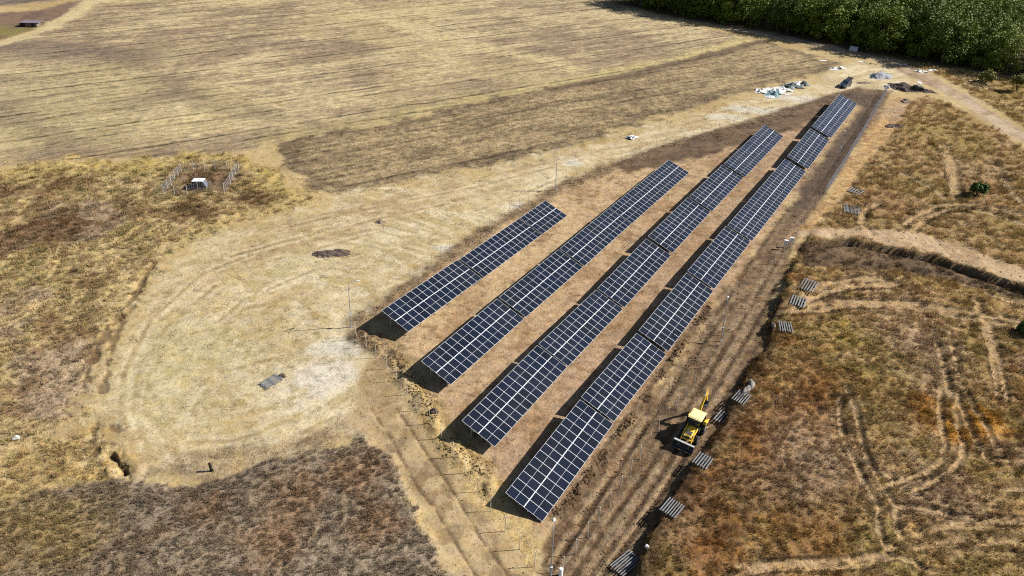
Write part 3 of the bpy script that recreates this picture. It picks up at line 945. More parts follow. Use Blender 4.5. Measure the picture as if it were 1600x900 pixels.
def grid_object(name, faces):
    used, inv = np.unique(faces, return_inverse=True)
    inv = inv.reshape(faces.shape)
    me = bpy.data.meshes.new(name)
    me.vertices.add(len(used)); me.loops.add(inv.size); me.polygons.add(len(faces))
    me.vertices.foreach_set('co', pw[used].astype(np.float32).ravel())
    me.loops.foreach_set('vertex_index', inv.ravel().astype(np.int32))
    me.polygons.foreach_set('loop_start', np.arange(0, inv.size, 4, dtype=np.int32))
    me.polygons.foreach_set('use_smooth', np.ones(len(faces), bool))
    me.update(calc_edges=True)
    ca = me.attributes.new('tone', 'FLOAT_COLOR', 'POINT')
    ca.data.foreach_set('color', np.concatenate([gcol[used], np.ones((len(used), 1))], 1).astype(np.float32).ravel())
    for nm, arr in (('relief', grough), ('rows', grow)):
        fa = me.attributes.new(nm, 'FLOAT', 'POINT')
        fa.data.foreach_set('value', arr[used].astype(np.float32))
    me.materials.append(M_GROUND)
    return link(bpy.data.objects.new(name, me))


for k, (nm, lb, ct) in GROUND_KINDS.items():
    f = quads[fk == k]
    if len(f):
        tag(grid_object(nm, f), lb, None, None, 'structure')


# ------------------------------------------------------------------ mesh builder
class MB:
    def __init__(self):
        self.v, self.f, self.m = [], [], []

    def add(self, vs, fs, mi=0):
        o = len(self.v)
        self.v += [tuple(p) for p in vs]
        self.f += [tuple(i + o for i in f) for f in fs]
        self.m += [mi] * len(fs)
        return self

    def box(self, c, s, mi=0, rot=None):
        x, y, z = (q / 2 for q in s)
        vs = [Vector(p) for p in ((-x, -y, -z), (x, -y, -z), (x, y, -z), (-x, y, -z), (-x, -y, z), (x, -y, z), (x, y, z), (-x, y, z))]
        if rot is not None:
            vs = [rot @ p for p in vs]
        vs = [p + Vector(c) for p in vs]
        return self.add(vs, [(0, 3, 2, 1), (4, 5, 6, 7), (0, 1, 5, 4), (1, 2, 6, 5), (2, 3, 7, 6), (3, 0, 4, 7)], mi)

    def prism(self, prof, x0, x1, mi=0):
        """Profile of (y, z) points extruded along x."""
        n = len(prof)
        vs = [(x0, p[0], p[1]) for p in prof] + [(x1, p[0], p[1]) for p in prof]
        fs = [tuple(range(n)), tuple(range(2 * n - 1, n - 1, -1))]
        fs += [(i, i + n, (i + 1) % n + n, (i + 1) % n) for i in range(n)]
        return self.add(vs, fs, mi)

    def bar(self, p0, p1, w, h=None, mi=0):
        p0, p1 = Vector(p0), Vector(p1)
        d = p1 - p0
        q = d.to_track_quat('Z', 'Y').to_matrix()
        return self.box((p0 + p1) / 2, (w, h or w, d.length), mi, q)

    def tube(self, pts, rads, n=8, mi=0, caps=True):
        rings = []
        vs, fs = [], []
        for k, p in enumerate(pts):
            p = Vector(p)
            d = (Vector(pts[min(k + 1, len(pts) - 1)]) - Vector(pts[max(k - 1, 0)]))
            q = d.to_track_quat('Z', 'Y').to_matrix()
            r = rads[k] if hasattr(rads, '__len__') else rads
            for i in range(n):
                a = 2 * math.pi * i / n
                vs.append(p + q @ Vector((math.cos(a) * r, math.sin(a) * r, 0)))
        for k in range(len(pts) - 1):
            for i in range(n):
                a, b = k * n + i, k * n + (i + 1) % n
                fs.append((a, b, b + n, a + n))
        if caps:
            fs.append(tuple(range(n - 1, -1, -1)))
            fs.append(tuple(range((len(pts) - 1) * n, len(pts) * n)))
        return self.add(vs, fs, mi)

    def mesh(self, name, mats):
        me = bpy.data.meshes.new(name)
        me.from_pydata([tuple(p) for p in self.v], [], self.f)
        for m in (mats if isinstance(mats, (list, tuple)) else [mats]):
            me.materials.append(m)
        me.polygons.foreach_set('material_index', self.m)
        bm = bmesh.new(); bm.from_mesh(me)
        bmesh.ops.recalc_face_normals(bm, faces=bm.faces)
        bm.to_mesh(me); bm.free()
        return me

    def obj(self, name, mats, parent=None, bevel=0.0, smooth=False):
        o = link(bpy.data.objects.new(name, self.mesh(name, mats)), parent)
        if smooth:
            o.data.polygons.foreach_set('use_smooth', np.ones(len(o.data.polygons), bool))
        if bevel:
            b = o.modifiers.new('bevel', 'BEVEL')
            b.width = bevel; b.segments = 2; b.limit_method = 'ANGLE'
        return o


def empty(name, matrix):
    o = bpy.data.objects.new(name, None)
    o.empty_display_size = 0.3
    o.matrix_world = matrix
    return link(o)


def on_slope(p, az=0.0):
    """World matrix of something lying on the hillside at p, its +Y pointing along heading az (radians, clockwise)."""
    return Matrix.Translation(W(p)) @ Matrix(M3.tolist()).to_4x4() @ Matrix.Rotation(-az, 4, 'Z')


def upright(p, az=0.0):
    return Matrix.Translation(W(p)) @ Matrix.Rotation(-az, 4, 'Z')


def copy_tree(o, matrix=None, parent=None):
    c = o.copy()
    COL.objects.link(c)
    if parent is not None:
        c.parent = parent
    if matrix is not None:
        c.matrix_world = matrix
    for ch in KIDS.get(o.name, ()):
        copy_tree(ch, None, c)
    return c


KIDS = {}


def note(parent, *parts):
    KIDS.setdefault(parent.name, []).extend(parts)
    for q in parts:
        q.parent = parent


def at(px, py, up=0.0):
    p = gp(px, py)
    for _ in range(3):
        p = gp(px, py, gz(p[0], p[1]))
    return Vector((p[0], p[1], p[2] + up))


# ------------------------------------------------------------------ dry plants: small clumps scattered over meadow, grassland and scrub
def clump_mesh(name, seed, n, rad, h0, h1, wid, lean, leafy=0):
    r = random.Random(seed)
    mb = MB()
    for _ in range(n):
        a, d = r.uniform(0, 6.283), rad * math.sqrt(r.random())
        bx, by = d * math.cos(a), d * math.sin(a)
        h = r.uniform(h0, h1) * (1 - 0.35 * d / rad)
        la, ll = a + r.uniform(-0.9, 0.9), lean * r.uniform(0.3, 1.2) * h
        tx, ty = bx + math.cos(la) * ll, by + math.sin(la) * ll
        wa = r.uniform(0, 6.283)
        wx, wy = math.cos(wa) * wid / 2, math.sin(wa) * wid / 2
        mb.add([(bx - wx, by - wy, -0.08), (bx + wx, by + wy, -0.08), ((bx + tx) / 2 + wx * .7, (by + ty) / 2 + wy * .7, h * 0.62), (tx, ty, h)], [(0, 1, 2), (0, 2, 3)])
        for _k in range(leafy):
            t = r.uniform(0.25, 1.0)
            cx, cy, cz = bx + (tx - bx) * t, by + (ty - by) * t, h * t
            e1 = Vector((r.uniform(-1, 1), r.uniform(-1, 1), r.uniform(-1, 1))).normalized() * wid * 1.5
            e2 = Vector((r.uniform(-1, 1), r.uniform(-1, 1), r.uniform(-1, 1))).normalized() * wid * 1.2
            c = Vector((cx, cy, cz))
            mb.add([c - e1, c + e2, c + e1], [(0, 1, 2)])
    return bpy.data.objects.new(name, mb.mesh(name, M_TUFT))


def plant_collection(name, objs):
    c = bpy.data.collections.new(name)
    for o in objs:
        c.objects.link(o)
    return c


GRASSES = plant_collection('grass_clumps', [clump_mesh('grass_clump', 1, 34, 0.42, 0.25, 0.62, 0.05, 0.55),
                                            clump_mesh('grass_clump', 2, 40, 0.5, 0.2, 0.5, 0.05, 0.8),
                                            clump_mesh('weed_clump', 3, 26, 0.36, 0.3, 0.75, 0.045, 0.35, 2)])
WEEDS = plant_collection('weed_clumps', [clump_mesh('weed_clump', 4, 22, 0.34, 0.45, 0.95, 0.045, 0.3, 3),
                                         clump_mesh('weed_clump', 5, 26, 0.42, 0.35, 0.75, 0.045, 0.45, 3),
                                         clump_mesh('weed_clump', 6, 30, 0.40, 0.3, 0.6, 0.05, 0.6, 1)])


def scatter(name, label, cat, coll, x, y, tint, scale):
    z = gz_arr(x, y)
    p = np.stack([x, y, z], 1) @ M3.T + np.array([0, 0, LIFT])
    n = len(x)
    me = bpy.data.meshes.new(name)
    me.vertices.add(n)
    me.vertices.foreach_set('co', p.astype(np.float32).ravel())
    a = me.attributes.new('tint', 'FLOAT_COLOR', 'POINT')
    a.data.foreach_set('color', np.concatenate([tint, np.ones((n, 1))], 1).astype(np.float32).ravel())
    a = me.attributes.new('size', 'FLOAT', 'POINT'); a.data.foreach_set('value', scale.astype(np.float32))
    a = me.attributes.new('spin', 'FLOAT', 'POINT'); a.data.foreach_set('value', RNG.uniform(0, 6.283, n).astype(np.float32))
    o = link(bpy.data.objects.new(name, me))
    ng = bpy.data.node_groups.new(name, 'GeometryNodeTree')
    ng.interface.new_socket('Geometry', in_out='INPUT', socket_type='NodeSocketGeometry')
    ng.interface.new_socket('Geometry', in_out='OUTPUT', socket_type='NodeSocketGeometry')
    N = ng.nodes.new
    L = ng.links.new
    gi, go = N('NodeGroupInput'), N('NodeGroupOutput')
    ip, ci = N('GeometryNodeInstanceOnPoints'), N('GeometryNodeCollectionInfo')
    ci.inputs['Collection'].default_value = coll
    ci.inputs['Separate Children'].default_value = True
    ip.inputs['Pick Instance'].default_value = True
    m2p = N('GeometryNodeMeshToPoints')
    L(gi.outputs[0], m2p.inputs[0])
    L(m2p.outputs[0], ip.inputs['Points'])
    L(ci.outputs[0], ip.inputs['Instance'])
    na = N('GeometryNodeInputNamedAttribute'); na.data_type = 'FLOAT'; na.inputs['Name'].default_value = 'size'
    nb = N('GeometryNodeInputNamedAttribute'); nb.data_type = 'FLOAT'; nb.inputs['Name'].default_value = 'spin'
    L(na.outputs[0], ip.inputs['Scale'])
    cx = N('ShaderNodeCombineXYZ')
    L(nb.outputs[0], cx.inputs['Z'])
    L(cx.outputs[0], ip.inputs['Rotation'])
    L(ip.outputs[0], go.inputs[0])
    md = o.modifiers.new('plants', 'NODES')
    md.node_group = ng
    return tag(o, label, cat, None, 'stuff')


def in_view(x, y, pad=90):
    z = np.full(len(x), ZG)
    P = np.stack([x, y, z], 1)
    d = P @ CF
    u, v = 800 + FPX * (P @ CR) / d, 450 - FPX * (P @ CU) / d
    return (u > -pad) & (u < 1600 + pad) & (v > -pad) & (v < 900 + pad) & (d > 1)


def grow(kinds, box, per, vmin, seed, flat=None):
    r = np.random.default_rng(seed)
    x0, x1, y0, y1 = box
    n = int((x1 - x0) * (y1 - y0) * per)
    x, y = r.uniform(x0, x1, n), r.uniform(y0, y1, n)
    dist = np.hypot(np.hypot(x, y), ZG)
    k = in_view(x, y) & (r.random(n) < np.clip((95.0 / dist) ** 2, 0.12, 1.0))
    x, y = x[k], y[k]
    c, _, _, vg, kd, _ = ground(x, y, False)
    k = np.isin(kd, kinds) & (r.random(len(x)) < (vg if flat is None else flat) * np.clip(0.35 + 0.9 * fbm(x, y, 2.6, seed), 0, 1))
    x, y, c = x[k], y[k], c[k]
    dist = np.hypot(np.hypot(x, y), ZG)
    tint = c * np.exp(r.normal(0.0, 0.25, (len(x), 1))) * r.normal(1.0, 0.05, (len(x), 3))
    sc = r.uniform(0.55, 1.25, len(x)) * np.clip(dist / 95.0, 0.9, 1.8)
    return x, y, np.clip(tint, 0.005, 0.8), sc


LITTER = plant_collection('straw_clumps', [clump_mesh('straw_clump', 7, 16, 0.30, 0.06, 0.16, 0.035, 2.0),
                                           clump_mesh('straw_clump', 8, 20, 0.36, 0.05, 0.13, 0.035, 2.6)])


def clod_mesh(name, seed):
    r = random.Random(seed)
    bm = bmesh.new()
    bmesh.ops.create_icosphere(bm, subdivisions=1, radius=1)
    for v in bm.verts:
        v.co *= r.uniform(0.65, 1.25)
        v.co.z *= 0.75
    me = bpy.data.meshes.new(name); bm.to_mesh(me); bm.free()
    me.materials.append(M_TUFT)
    return bpy.data.objects.new(name, me)


CLODS = plant_collection('earth_clods', [clod_mesh('earth_clod', 21 + i) for i in range(4)])
x, y, t, s = grow((8, 6), (0, 190, 35, 215), 5.2, 0.1, 31)
scatter('dry_grass', 'olive and rust dry grass clumps covering the grassland on the right', 'dry grass', GRASSES, x, y, t * 1.22, s * 0.76)
x, y, t, s = grow((3, 4), (-130, 0, 35, 150), 4.2, 0.1, 32)
scatter('wild_weeds', 'mauve and olive weeds covering the wild meadow on the left', 'weeds', GRASSES, x, y, t * 1.18, s * 0.72)
x, y, t, s = grow((9,), (-60, 5, 33, 62), 6.5, 0.1, 33)
scatter('dry_scrub', 'grey mauve dry scrub filling the bottom left corner', 'scrub', WEEDS, x, y, t * 1.12, s * 0.62)

x, y, t, s = grow((0, 2, 4, 5), (-70, 100, 40, 175), 2.6, 0.1, 34, 0.55)
scatter('straw_litter', 'short straw litter lying over the mown clearing and between the rows', 'straw', LITTER, x, y, t * 1.1, s * 1.0)
x, y, t, s = grow((7, 6, 10), (-25, 100, 34, 190), 3.0, 0.1, 35, 0.5)
scatter('loose_clods', 'loose earth clods strewn over the worked soil and dirt road', 'earth clods', CLODS, x, y, t * 0.72, s * RNG.uniform(0.03, 0.11, len(x)))
cx, cy, cs = [], [], []
for ln, wd, nn, sz in (*((t_, 0.35, 420, 0.12) for t_ in STRIP_RUTS), (CLODL, 0.45, 1500, 0.17), (BERMA, 1.2, 1300, 0.13), (BERMC[:5], 1.1, 700, 0.12), (BERMC[5:], 1.3, 1500, 0.13)):
    seg = np.hypot(*np.diff(ln, axis=0).T)
    tt = RNG.uniform(0, seg.sum(), nn)
    k = np.searchsorted(np.cumsum(seg), tt).clip(0, len(seg) - 1)
    f = (tt - np.concatenate([[0], np.cumsum(seg)])[k]) / seg[k]
    q = ln[k] + (ln[k + 1] - ln[k]) * f[:, None] + RNG.normal(0, wd * 0.6, (nn, 2))
    keep = vn(q[:, 0] / 2.2, q[:, 1] / 2.2, 9) > 0.3
    cx.append(q[keep, 0]); cy.append(q[keep, 1]); cs.append(RNG.uniform(0.25, 1.0, keep.sum()) ** 1.5 * sz)
x, y, s = np.concatenate(cx), np.concatenate(cy), np.concatenate(cs)
scatter('turned_clods', 'dark turned earth clods along the trench lines and row edges', 'earth clods', CLODS, x, y, np.tile(lin((124, 98, 72), KALB), (len(x), 1)) * RNG.uniform(0.5, 1.2, (len(x), 1)), s)


# ------------------------------------------------------------------ solar tables: posts, rafters, purlins and two rows of modules each
PITCHX, LY, GAPM = 1.155, 2.2625, 0.055
LX = 1.137


def module_mesh():
    mb = MB()
    fw, th = 0.021, 0.035
    mb.box((LX / 2, LY / 2, -0.012), (LX - 2 * fw, LY - 2 * fw, 0.012), 0)            # glass and cells
    for y0 in (fw / 2, LY - fw / 2):
        mb.box((LX / 2, y0, -th / 2), (LX, fw, th), 1)
    for x0 in (fw / 2, LX - fw / 2):
        mb.box((x0, LY / 2, -th / 2), (fw, LY - 2 * fw - 0.002, th), 1)
    mb.box((LX / 2, LY / 2, -0.0045), (LX - 2 * fw, 0.016, 0.004), 2)                 # pale gap between the two half cells
    return mb.mesh('solar_panel', [M_CELL, M_FRAME, M_BACK])


ME_MODULE = module_mesh()
ME_BEAM = MB().box((0, 0, 0), (1, 1, 1)).mesh('beam', M_GALV)
ME_RAIL = MB().box((0, 0, 0), (1, 1, 1)).mesh('rail', M_FRAME)


def beam(name, me, p0, p1, w, h, parent, inv, upv=None):
    """A straight member between two hillside-frame points."""
    a, b = W(p0), W(p1)
    d = b - a
    q = d.to_track_quat('Z', 'Y').to_matrix().to_4x4()
    mw = Matrix.Translation((a + b) / 2) @ q @ Matrix.Diagonal((w, h, d.length, 1))
    o = bpy.data.objects.new(name, me)
    COL.objects.link(o)
    o.parent = parent
    o.matrix_local = inv @ mw
    return o


ROWN = {1: 'shortest left row', 2: 'second row from the left', 3: 'third row from the left', 4: 'longest right row'}
ORD = ['nearest', 'second from near end', 'third from near end', 'fourth from near end', 'fifth from near end',
       'sixth from near end', 'seventh from near end', 'eighth from near end', 'farthest']
sections = []
for (r, k, n, A, B, zz) in TABLES:
    A, B = Vector(A), Vector(B)
    if n == 14 or n == 7:
        sections.append((r, n, A, B))
    else:
        tot = 28 if n > 25 else 22
        d = (B - A).normalized()
        L = (B - A).length
        pitch = (L - 0.14) / tot
        sections.append((r, 14, A, A + d * (14 * pitch)))
        sections.append((r, tot - 14, A + d * (14 * pitch + 0.14), B))
count = {r: sum(1 for s in sections if s[0] == r) for r in (1, 2, 3, 4)}
seen = {1: 0, 2: 0, 3: 0, 4: 0}
for (r, n, A, B) in sections:
    i = seen[r]; seen[r] += 1
    ordn = 'farthest' if i == count[r] - 1 else ORD[i]
    ax = (B - A); L = ax.length; ax.normalize()
    down = Vector((RN[0] * math.cos(TILT), RN[1] * math.cos(TILT), -math.sin(TILT)))
    down = (down - ax * down.dot(ax)).normalized()
    nz = ax.cross(down)
    if nz.z < 0:
        nz = -nz
    # module axes: x along the row, y up the slope, z off the face
    low = A + down * 4.58
    ay = -down
    base = A + down * 2.29
    gb = Vector((base.x, base.y, gz(base.x, base.y)))
    rot = Matrix((ax, ay, nz)).transposed()
    rw_ = (Matrix(M3.tolist()) @ rot).to_4x4()
    me_root = Matrix.Translation(W(gb)) @ rw_
    t = empty('solar_table', me_root)
    tag(t, f'dark solar table, {ordn} of the {ROWN[r]}', 'solar table', 'solar tables in four rows')
    inv = me_root.inverted()
    pitch = L / n
    off = inv @ W(low)
    for c in range(n):
        for rr in (0, 1):
            o = bpy.data.objects.new('solar_panel', ME_MODULE)
            COL.objects.link(o)
            o.parent = t
            jit = Matrix.Rotation(random.gauss(0, 0.005), 4, 'X') @ Matrix.Rotation(random.gauss(0, 0.005), 4, 'Y')
            o.matrix_local = Matrix.Translation((off.x + c * pitch + 0.009, off.y + rr * (LY + GAPM), off.z + random.gauss(0, 0.004))) @ jit @ Matrix.Diagonal((pitch / PITCHX, 1, 1, 1))
    # the pale clamping rail seen between the two module rows, and the purlins below
    und = nz * -0.075
    for q, w_ in ((0.11, 0.06), (0.38, 0.06), (0.62, 0.06), (0.89, 0.06)):
        beam('purlin', ME_BEAM, A + down * (4.58 * q) + und - ax * 0.08, B + down * (4.58 * q) + und + ax * 0.08, w_, 0.07, t, inv)
    beam('clamp_rail', ME_RAIL, A + down * 2.29 - nz * 0.03, B + down * 2.29 - nz * 0.03, 0.05, 0.05, t, inv)
    npost = max(2, int(round(L / 3.2)) + 1)
    for c in range(npost):
        s = 0.7 + (L - 1.4) * c / (npost - 1)
        c0 = A + ax * s
        u2 = nz * -0.15
        beam('rafter', ME_BEAM, c0 + down * 0.35 + u2, c0 + down * 4.2 + u2, 0.06, 0.09, t, inv)
        for q in (0.9, 3.6):
            top = c0 + down * q + u2
            g = Vector((top.x, top.y, gz(top.x, top.y)))
            bot = top - Vector(UPV.tolist()) * (top.z - g.z + 0.35)
            beam('post', ME_BEAM, bot, top, 0.09, 0.09, t, inv)
        beam('brace', ME_BEAM, c0 + down * 0.9 + u2 - Vector(UPV.tolist()) * 1.0, c0 + down * 2.3 + u2, 0.05, 0.05, t, inv)

# ------------------------------------------------------------------ posts of the unfinished perimeter fence
ME_POST = MB().tube([(0, 0, -0.3), (0, 0, 1.8)], [0.034, 0.034], 8).box((0, 0, 1.81), (0.1, 0.1, 0.03)).mesh('fence_post', M_POST)
ME_POSTG = MB().tube([(0, 0, -0.3), (0, 0, 1.8)], [0.022, 0.022], 8).box((0, 0, 1.81), (0.08, 0.08, 0.03)).mesh('fence_post', M_GALV)


def post(p, label, group, me=ME_POST, lean=0.02):
    o = bpy.data.objects.new('fence_post', me)
    COL.objects.link(o)
    o.matrix_world = upright(p, random.uniform(0, 3)) @ Matrix.Rotation(random.gauss(0, lean), 4, 'X') @ Matrix.Rotation(random.gauss(0, lean), 4, 'Y')
    return tag(o, label, 'fence post', group)


for q in [(556.7, 526.7), (572.5, 541.5), (587.6, 559.3), (604, 576.7), (619.6, 594.7), (636.7, 616.7), (654.4, 639.3), (671.6, 661.3),
          (690, 686), (708.5, 713), (726.4, 738.7), (746, 768.7), (766.7, 799.3), (789.3, 830.4), (812, 858.7), (835.3, 885.7)]:
    post(at(*q), 'thin pale fence post without wire between the dirt road and the near row ends', 'fence posts along the near end of the solar rows')


def along(pts, step):
    g = G(pts)
    out = []
    for i in range(len(g) - 1):
        d = g[i + 1] - g[i]
        L = np.hypot(*d)
        k = max(1, int(round(L / step)))
        out += [g[i] + d * j / k for j in range(k)]
    return out + [g[-1]]


for x, y in along([(880.7, 886.7), (954, 785.3), (1001, 713), (1044, 654), (1096.7, 589), (1140, 522), (1178, 466), (1210, 412), (1240, 372), (1268, 330), (1288, 304)], 2.45):
    post(Vector((x, y, gz(x, y))), 'thin pale fence post without wire on the brown soil right of the longest row', 'fence posts along the worked soil strip')
for x, y in along([(556, 510), (600.7, 473.3), (660, 430), (716, 386), (780, 345), (868, 296), (930, 270), (1010, 238), (1110, 208), (1205, 180), (1290, 154), (1345, 137)], 2.6)[1:]:
    post(Vector((x, y, gz(x, y))), 'thin grey fence post on the dug soil behind the left row and far row ends', 'fence posts behind the solar rows', ME_POSTG)

# ------------------------------------------------------------------ wire fences that already stand


def wire_bay(p0, p1, h, sp, wr):
    mb = MB()
    d = p1 - p0
    L = d.length
    nv = max(2, int(L / sp))
    for i in range(nv):
        q = p0 + d * (i + 0.5) / nv
        mb.bar(q + Vector((0, 0, 0.06)), q + Vector((0, 0, h)), wr, wr * 0.6)
    for k in range(int(h / (sp * 1.6)) + 1):
        z = 0.08 + k * sp * 1.6
        mb.bar(p0 + Vector((0, 0, z)), p1 + Vector((0, 0, z)), wr, wr * 0.6)
    return mb


def wire_fence(pts, step, label, sp, wr, pme, mw, closed=False, h=1.75):
    ps = along(pts, step)
    P3 = [W((x, y, gz(x, y))) for x, y in ps]
    o = empty('wire_fence', Matrix.Translation(P3[0]))
    tag(o, label, 'fence')
    for p in P3:
        q = bpy.data.objects.new('post', pme)
        COL.objects.link(q); q.parent = o
        q.location = p - P3[0]
        q.rotation_euler = (random.gauss(0, 0.03), random.gauss(0, 0.03), random.uniform(0, 3))
    for a, b in zip(P3[:-1], P3[1:]):
        wire_bay(a - P3[0], b - P3[0], h, sp, wr).obj('wire_panel', mw, o)
    return o


M_WIRE = mat('galvanised_wire', (0.36, 0.355, 0.38), 0.5, 0.3)
wire_fence([(1290, 302), (1318, 258), (1345, 214), (1365, 178), (1381, 151), (1386, 141)], 2.6,
           'grey wire mesh fence along the far end of the dark soil strip', 0.14, 0.03, ME_POSTG, M_WIRE)
ME_POSTL = MB().tube([(0, 0, -0.3), (0, 0, 1.75)], [0.045, 0.04], 8).mesh('post', mat('pale_concrete_post', (0.40, 0.36, 0.33), 0.85))
wire_fence([(392 - 20, 267), (368, 272), (360, 288), (350.5, 302), (330, 301), (309.7, 301), (292.5, 303), (273, 304), (254.5, 303.5), (261.5, 294.5), (267.8, 289),
            (273, 281), (278.8, 275), (283.5, 268), (302.2, 266.5), (319.5, 265.5), (336, 264), (355, 265), (373, 267)], 2.4,
           'small square wire fence with pale posts around the concrete chamber', 0.3, 0.022, ME_POSTL, M_WIRE)

# ------------------------------------------------------------------ camera and lamp masts


def mast(p, az, label, h=6.2, arm=1.1, heads=1):
    o = empty('lamp_mast', upright(p, az))
    tag(o, label, 'lamp mast', 'lamp masts around the solar park')
    MB().tube([(0, 0, -0.2), (0, 0, h * 0.5), (0, 0, h)], [0.07, 0.055, 0.04], 8).obj('pole', M_GALV, o)
    MB().box((0, 0, 0.02), (0.34, 0.34, 0.04)).obj('base_plate', M_GALV, o)
    MB().box((0, -0.1, 1.9), (0.26, 0.16, 0.42)).obj('switch_box', M_LAMP, o, 0.01)
    a = MB().bar((0, 0, h - 0.05), (0, arm, h + 0.12), 0.045).obj('arm', M_GALV, o)
    hd = MB().box((0, arm + 0.16, h + 0.13), (0.2, 0.5, 0.07)).obj('lamp_head', M_LAMP, o, 0.015)
    return o


mast(at(549, 511), math.radians(62), 'tall thin lamp mast at the near left corner of the rows', 6.2)
mast(at(1126.5, 533), math.radians(20), 'tall thin lamp mast on the brown soil beside the longest row', 6.0, 0.6)
mast(at(868, 297), math.radians(60), 'tall thin lamp mast behind the far end of the left row', 5.5, 0.5)
mast(at(860, 912), math.radians(5), 'tall lamp mast at the bottom edge of the photo below the longest row', 6.3, 1.0)
mast(at(1311, 245), math.radians(30), 'tall thin lamp mast halfway along the dark soil strip by the wire fence', 5.0, 0.5)

p = at(876, 900)
MB().tube([(0, 0, -0.2), (0, 0, 0.9), (0, 0, 0.95)], [0.19, 0.19, 0.15], 12).obj('concrete_pipe', M_LID)
o = bpy.data.objects['concrete_pipe']; o.matrix_world = upright(p)
tag(o, 'short thick white pipe standing upright beside the bottom edge mast', 'pipe')

p = at(1231.5, 388)
for dx, lb in ((-0.7, 'left'), (0.5, 'right')):
    o = empty('junction_box', upright(p + Vector((dx, dx * 0.8, 0)), math.radians(200)))
    tag(o, f'small white junction box by the soil strip bend, {lb} one of two', 'junction box', 'white junction boxes')
    MB().box((0, 0, 1.25), (0.5, 0.28, 0.75)).obj('cabinet', M_LID, o, 0.02)
    MB().box((0, 0.145, 1.25), (0.42, 0.012, 0.64)).obj('door', M_LAMP, o)
    MB().box((0, 0, 1.645), (0.58, 0.38, 0.04)).obj('rain_lid', M_LID, o)
    for sx in (-0.18, 0.18):
        MB().box((sx, -0.03, 0.36), (0.06, 0.06, 1.0)).obj('leg', M_GALV, o)

# ------------------------------------------------------------------ slatted pallets lying in the grass


def pallet(px, py, az, ln, wd, nsl, label, m=M_WOOD, z=0.02, tiltx=0.0, worn=False):
    o = empty('pallet', on_slope(at(px, py, z), math.radians(az)) @ Matrix.Rotation(tiltx, 4, 'Y'))
    tag(o, label, 'pallet', 'slatted pallets lying along the grass edge')
    sw = wd / (nsl * 2.0)
    for i in range(nsl):
        x = -wd / 2 + sw / 2 + (wd - sw) * i / (nsl - 1)
        w_ = sw * random.uniform(0.85, 1.1)
        l_ = ln * random.uniform(0.94, 1.02)
        s = MB().box((0, 0, 0), (w_, l_, 0.04)).obj('slat', m, o)
        s.location = (x, random.gauss(0, 0.03), 0.16 + random.gauss(0, 0.006))
        s.rotation_euler = (0, 0, random.gauss(0, 0.012))
    for y in (-ln * 0.4, 0, ln * 0.4):
        MB().box((0, y, 0.075), (wd, 0.1, 0.12)).obj('bearer', M_CHAR_SHADE, o)
    return o


pallet(1158, 622, 38, 2.2, 1.55, 6, 'pale grey slatted pallet beside the two pale boulders')
pallet(1131, 655, 38, 2.1, 1.8, 6, 'weathered slatted pallet sunk in grass just right of the yellow digger boom')
pallet(1098, 721, 36, 2.0, 1.6, 6, 'slatted pallet in the grass just below the front of the yellow digger')
pallet(1050, 795, 38, 2.1, 1.7, 7, 'slatted pallet at the soil bank two pallets from the bottom edge')
pallet(978, 881, 46, 2.8, 1.6, 7, 'old overgrown slatted pallet at the very bottom of the soil bank')
pallet(1263, 447, 32, 3.4, 2.1, 6, 'bluish slatted pallet topmost of the three right of the soil strip')
pallet(1247, 472, 26, 2.6, 2.0, 6, 'brownish slatted pallet middle of the three right of the soil strip')
pallet(1227, 512, 8, 2.3, 1.7, 6, 'small upright looking slatted pallet lowest of the three right of the soil strip', z=0.05)
pallet(1337, 299, 44, 2.6, 2.2, 5, 'small pale slatted pallet by the dark bank far up the grassland', z=0.0)
pallet(1331, 328, 20, 3.4, 2.6, 12, 'mauve grey close slatted pallet above the spur road')
pallet(424, 597, 36, 2.5, 1.5, 9, 'pale grey slatted pallet alone on the mown clearing', z=0.0)

# ------------------------------------------------------------------ heaps, rocks, rubbish


def heap(px, py, rx, ry, h, az, m, label, name, cat, seed, n=26, rough=0.35, lump=2.2):
    r = np.random.default_rng(seed)
    mb = MB()
    vs, fs = [], []
    for i in range(n):
        for j in range(n):
            u, v = -1.15 + 2.3 * i / (n - 1), -1.15 + 2.3 * j / (n - 1)
            vs.append((u * rx, v * ry, 0.0))
    va = np.array(vs)
    d = np.hypot(va[:, 0] / rx, va[:, 1] / ry)
    nz_ = fbm(va[:, 0] + seed * 7.7, va[:, 1], max(rx, ry) / lump, seed, 4)
    f2 = fbm(va[:, 0] + seed * 3.1, va[:, 1], 0.35, seed + 9, 3)
    hh = h * np.clip(1 - d + (nz_ - 0.5) * rough * 2, -0.3, 1.2) + (f2 - 0.5) * 0.16 * h ** 0.5
    va[:, 2] = np.where(d > 1.05, -0.2, hh)
    for i in range(n - 1):
        for j in range(n - 1):
            fs.append((i * n + j, (i + 1) * n + j, (i + 1) * n + j + 1, i * n + j + 1))
    mb.add(va.tolist(), fs)
    o = mb.obj(name, m, None, 0, False)
    o.matrix_world = on_slope(at(px, py), math.radians(az))
    return tag(o, label, cat)


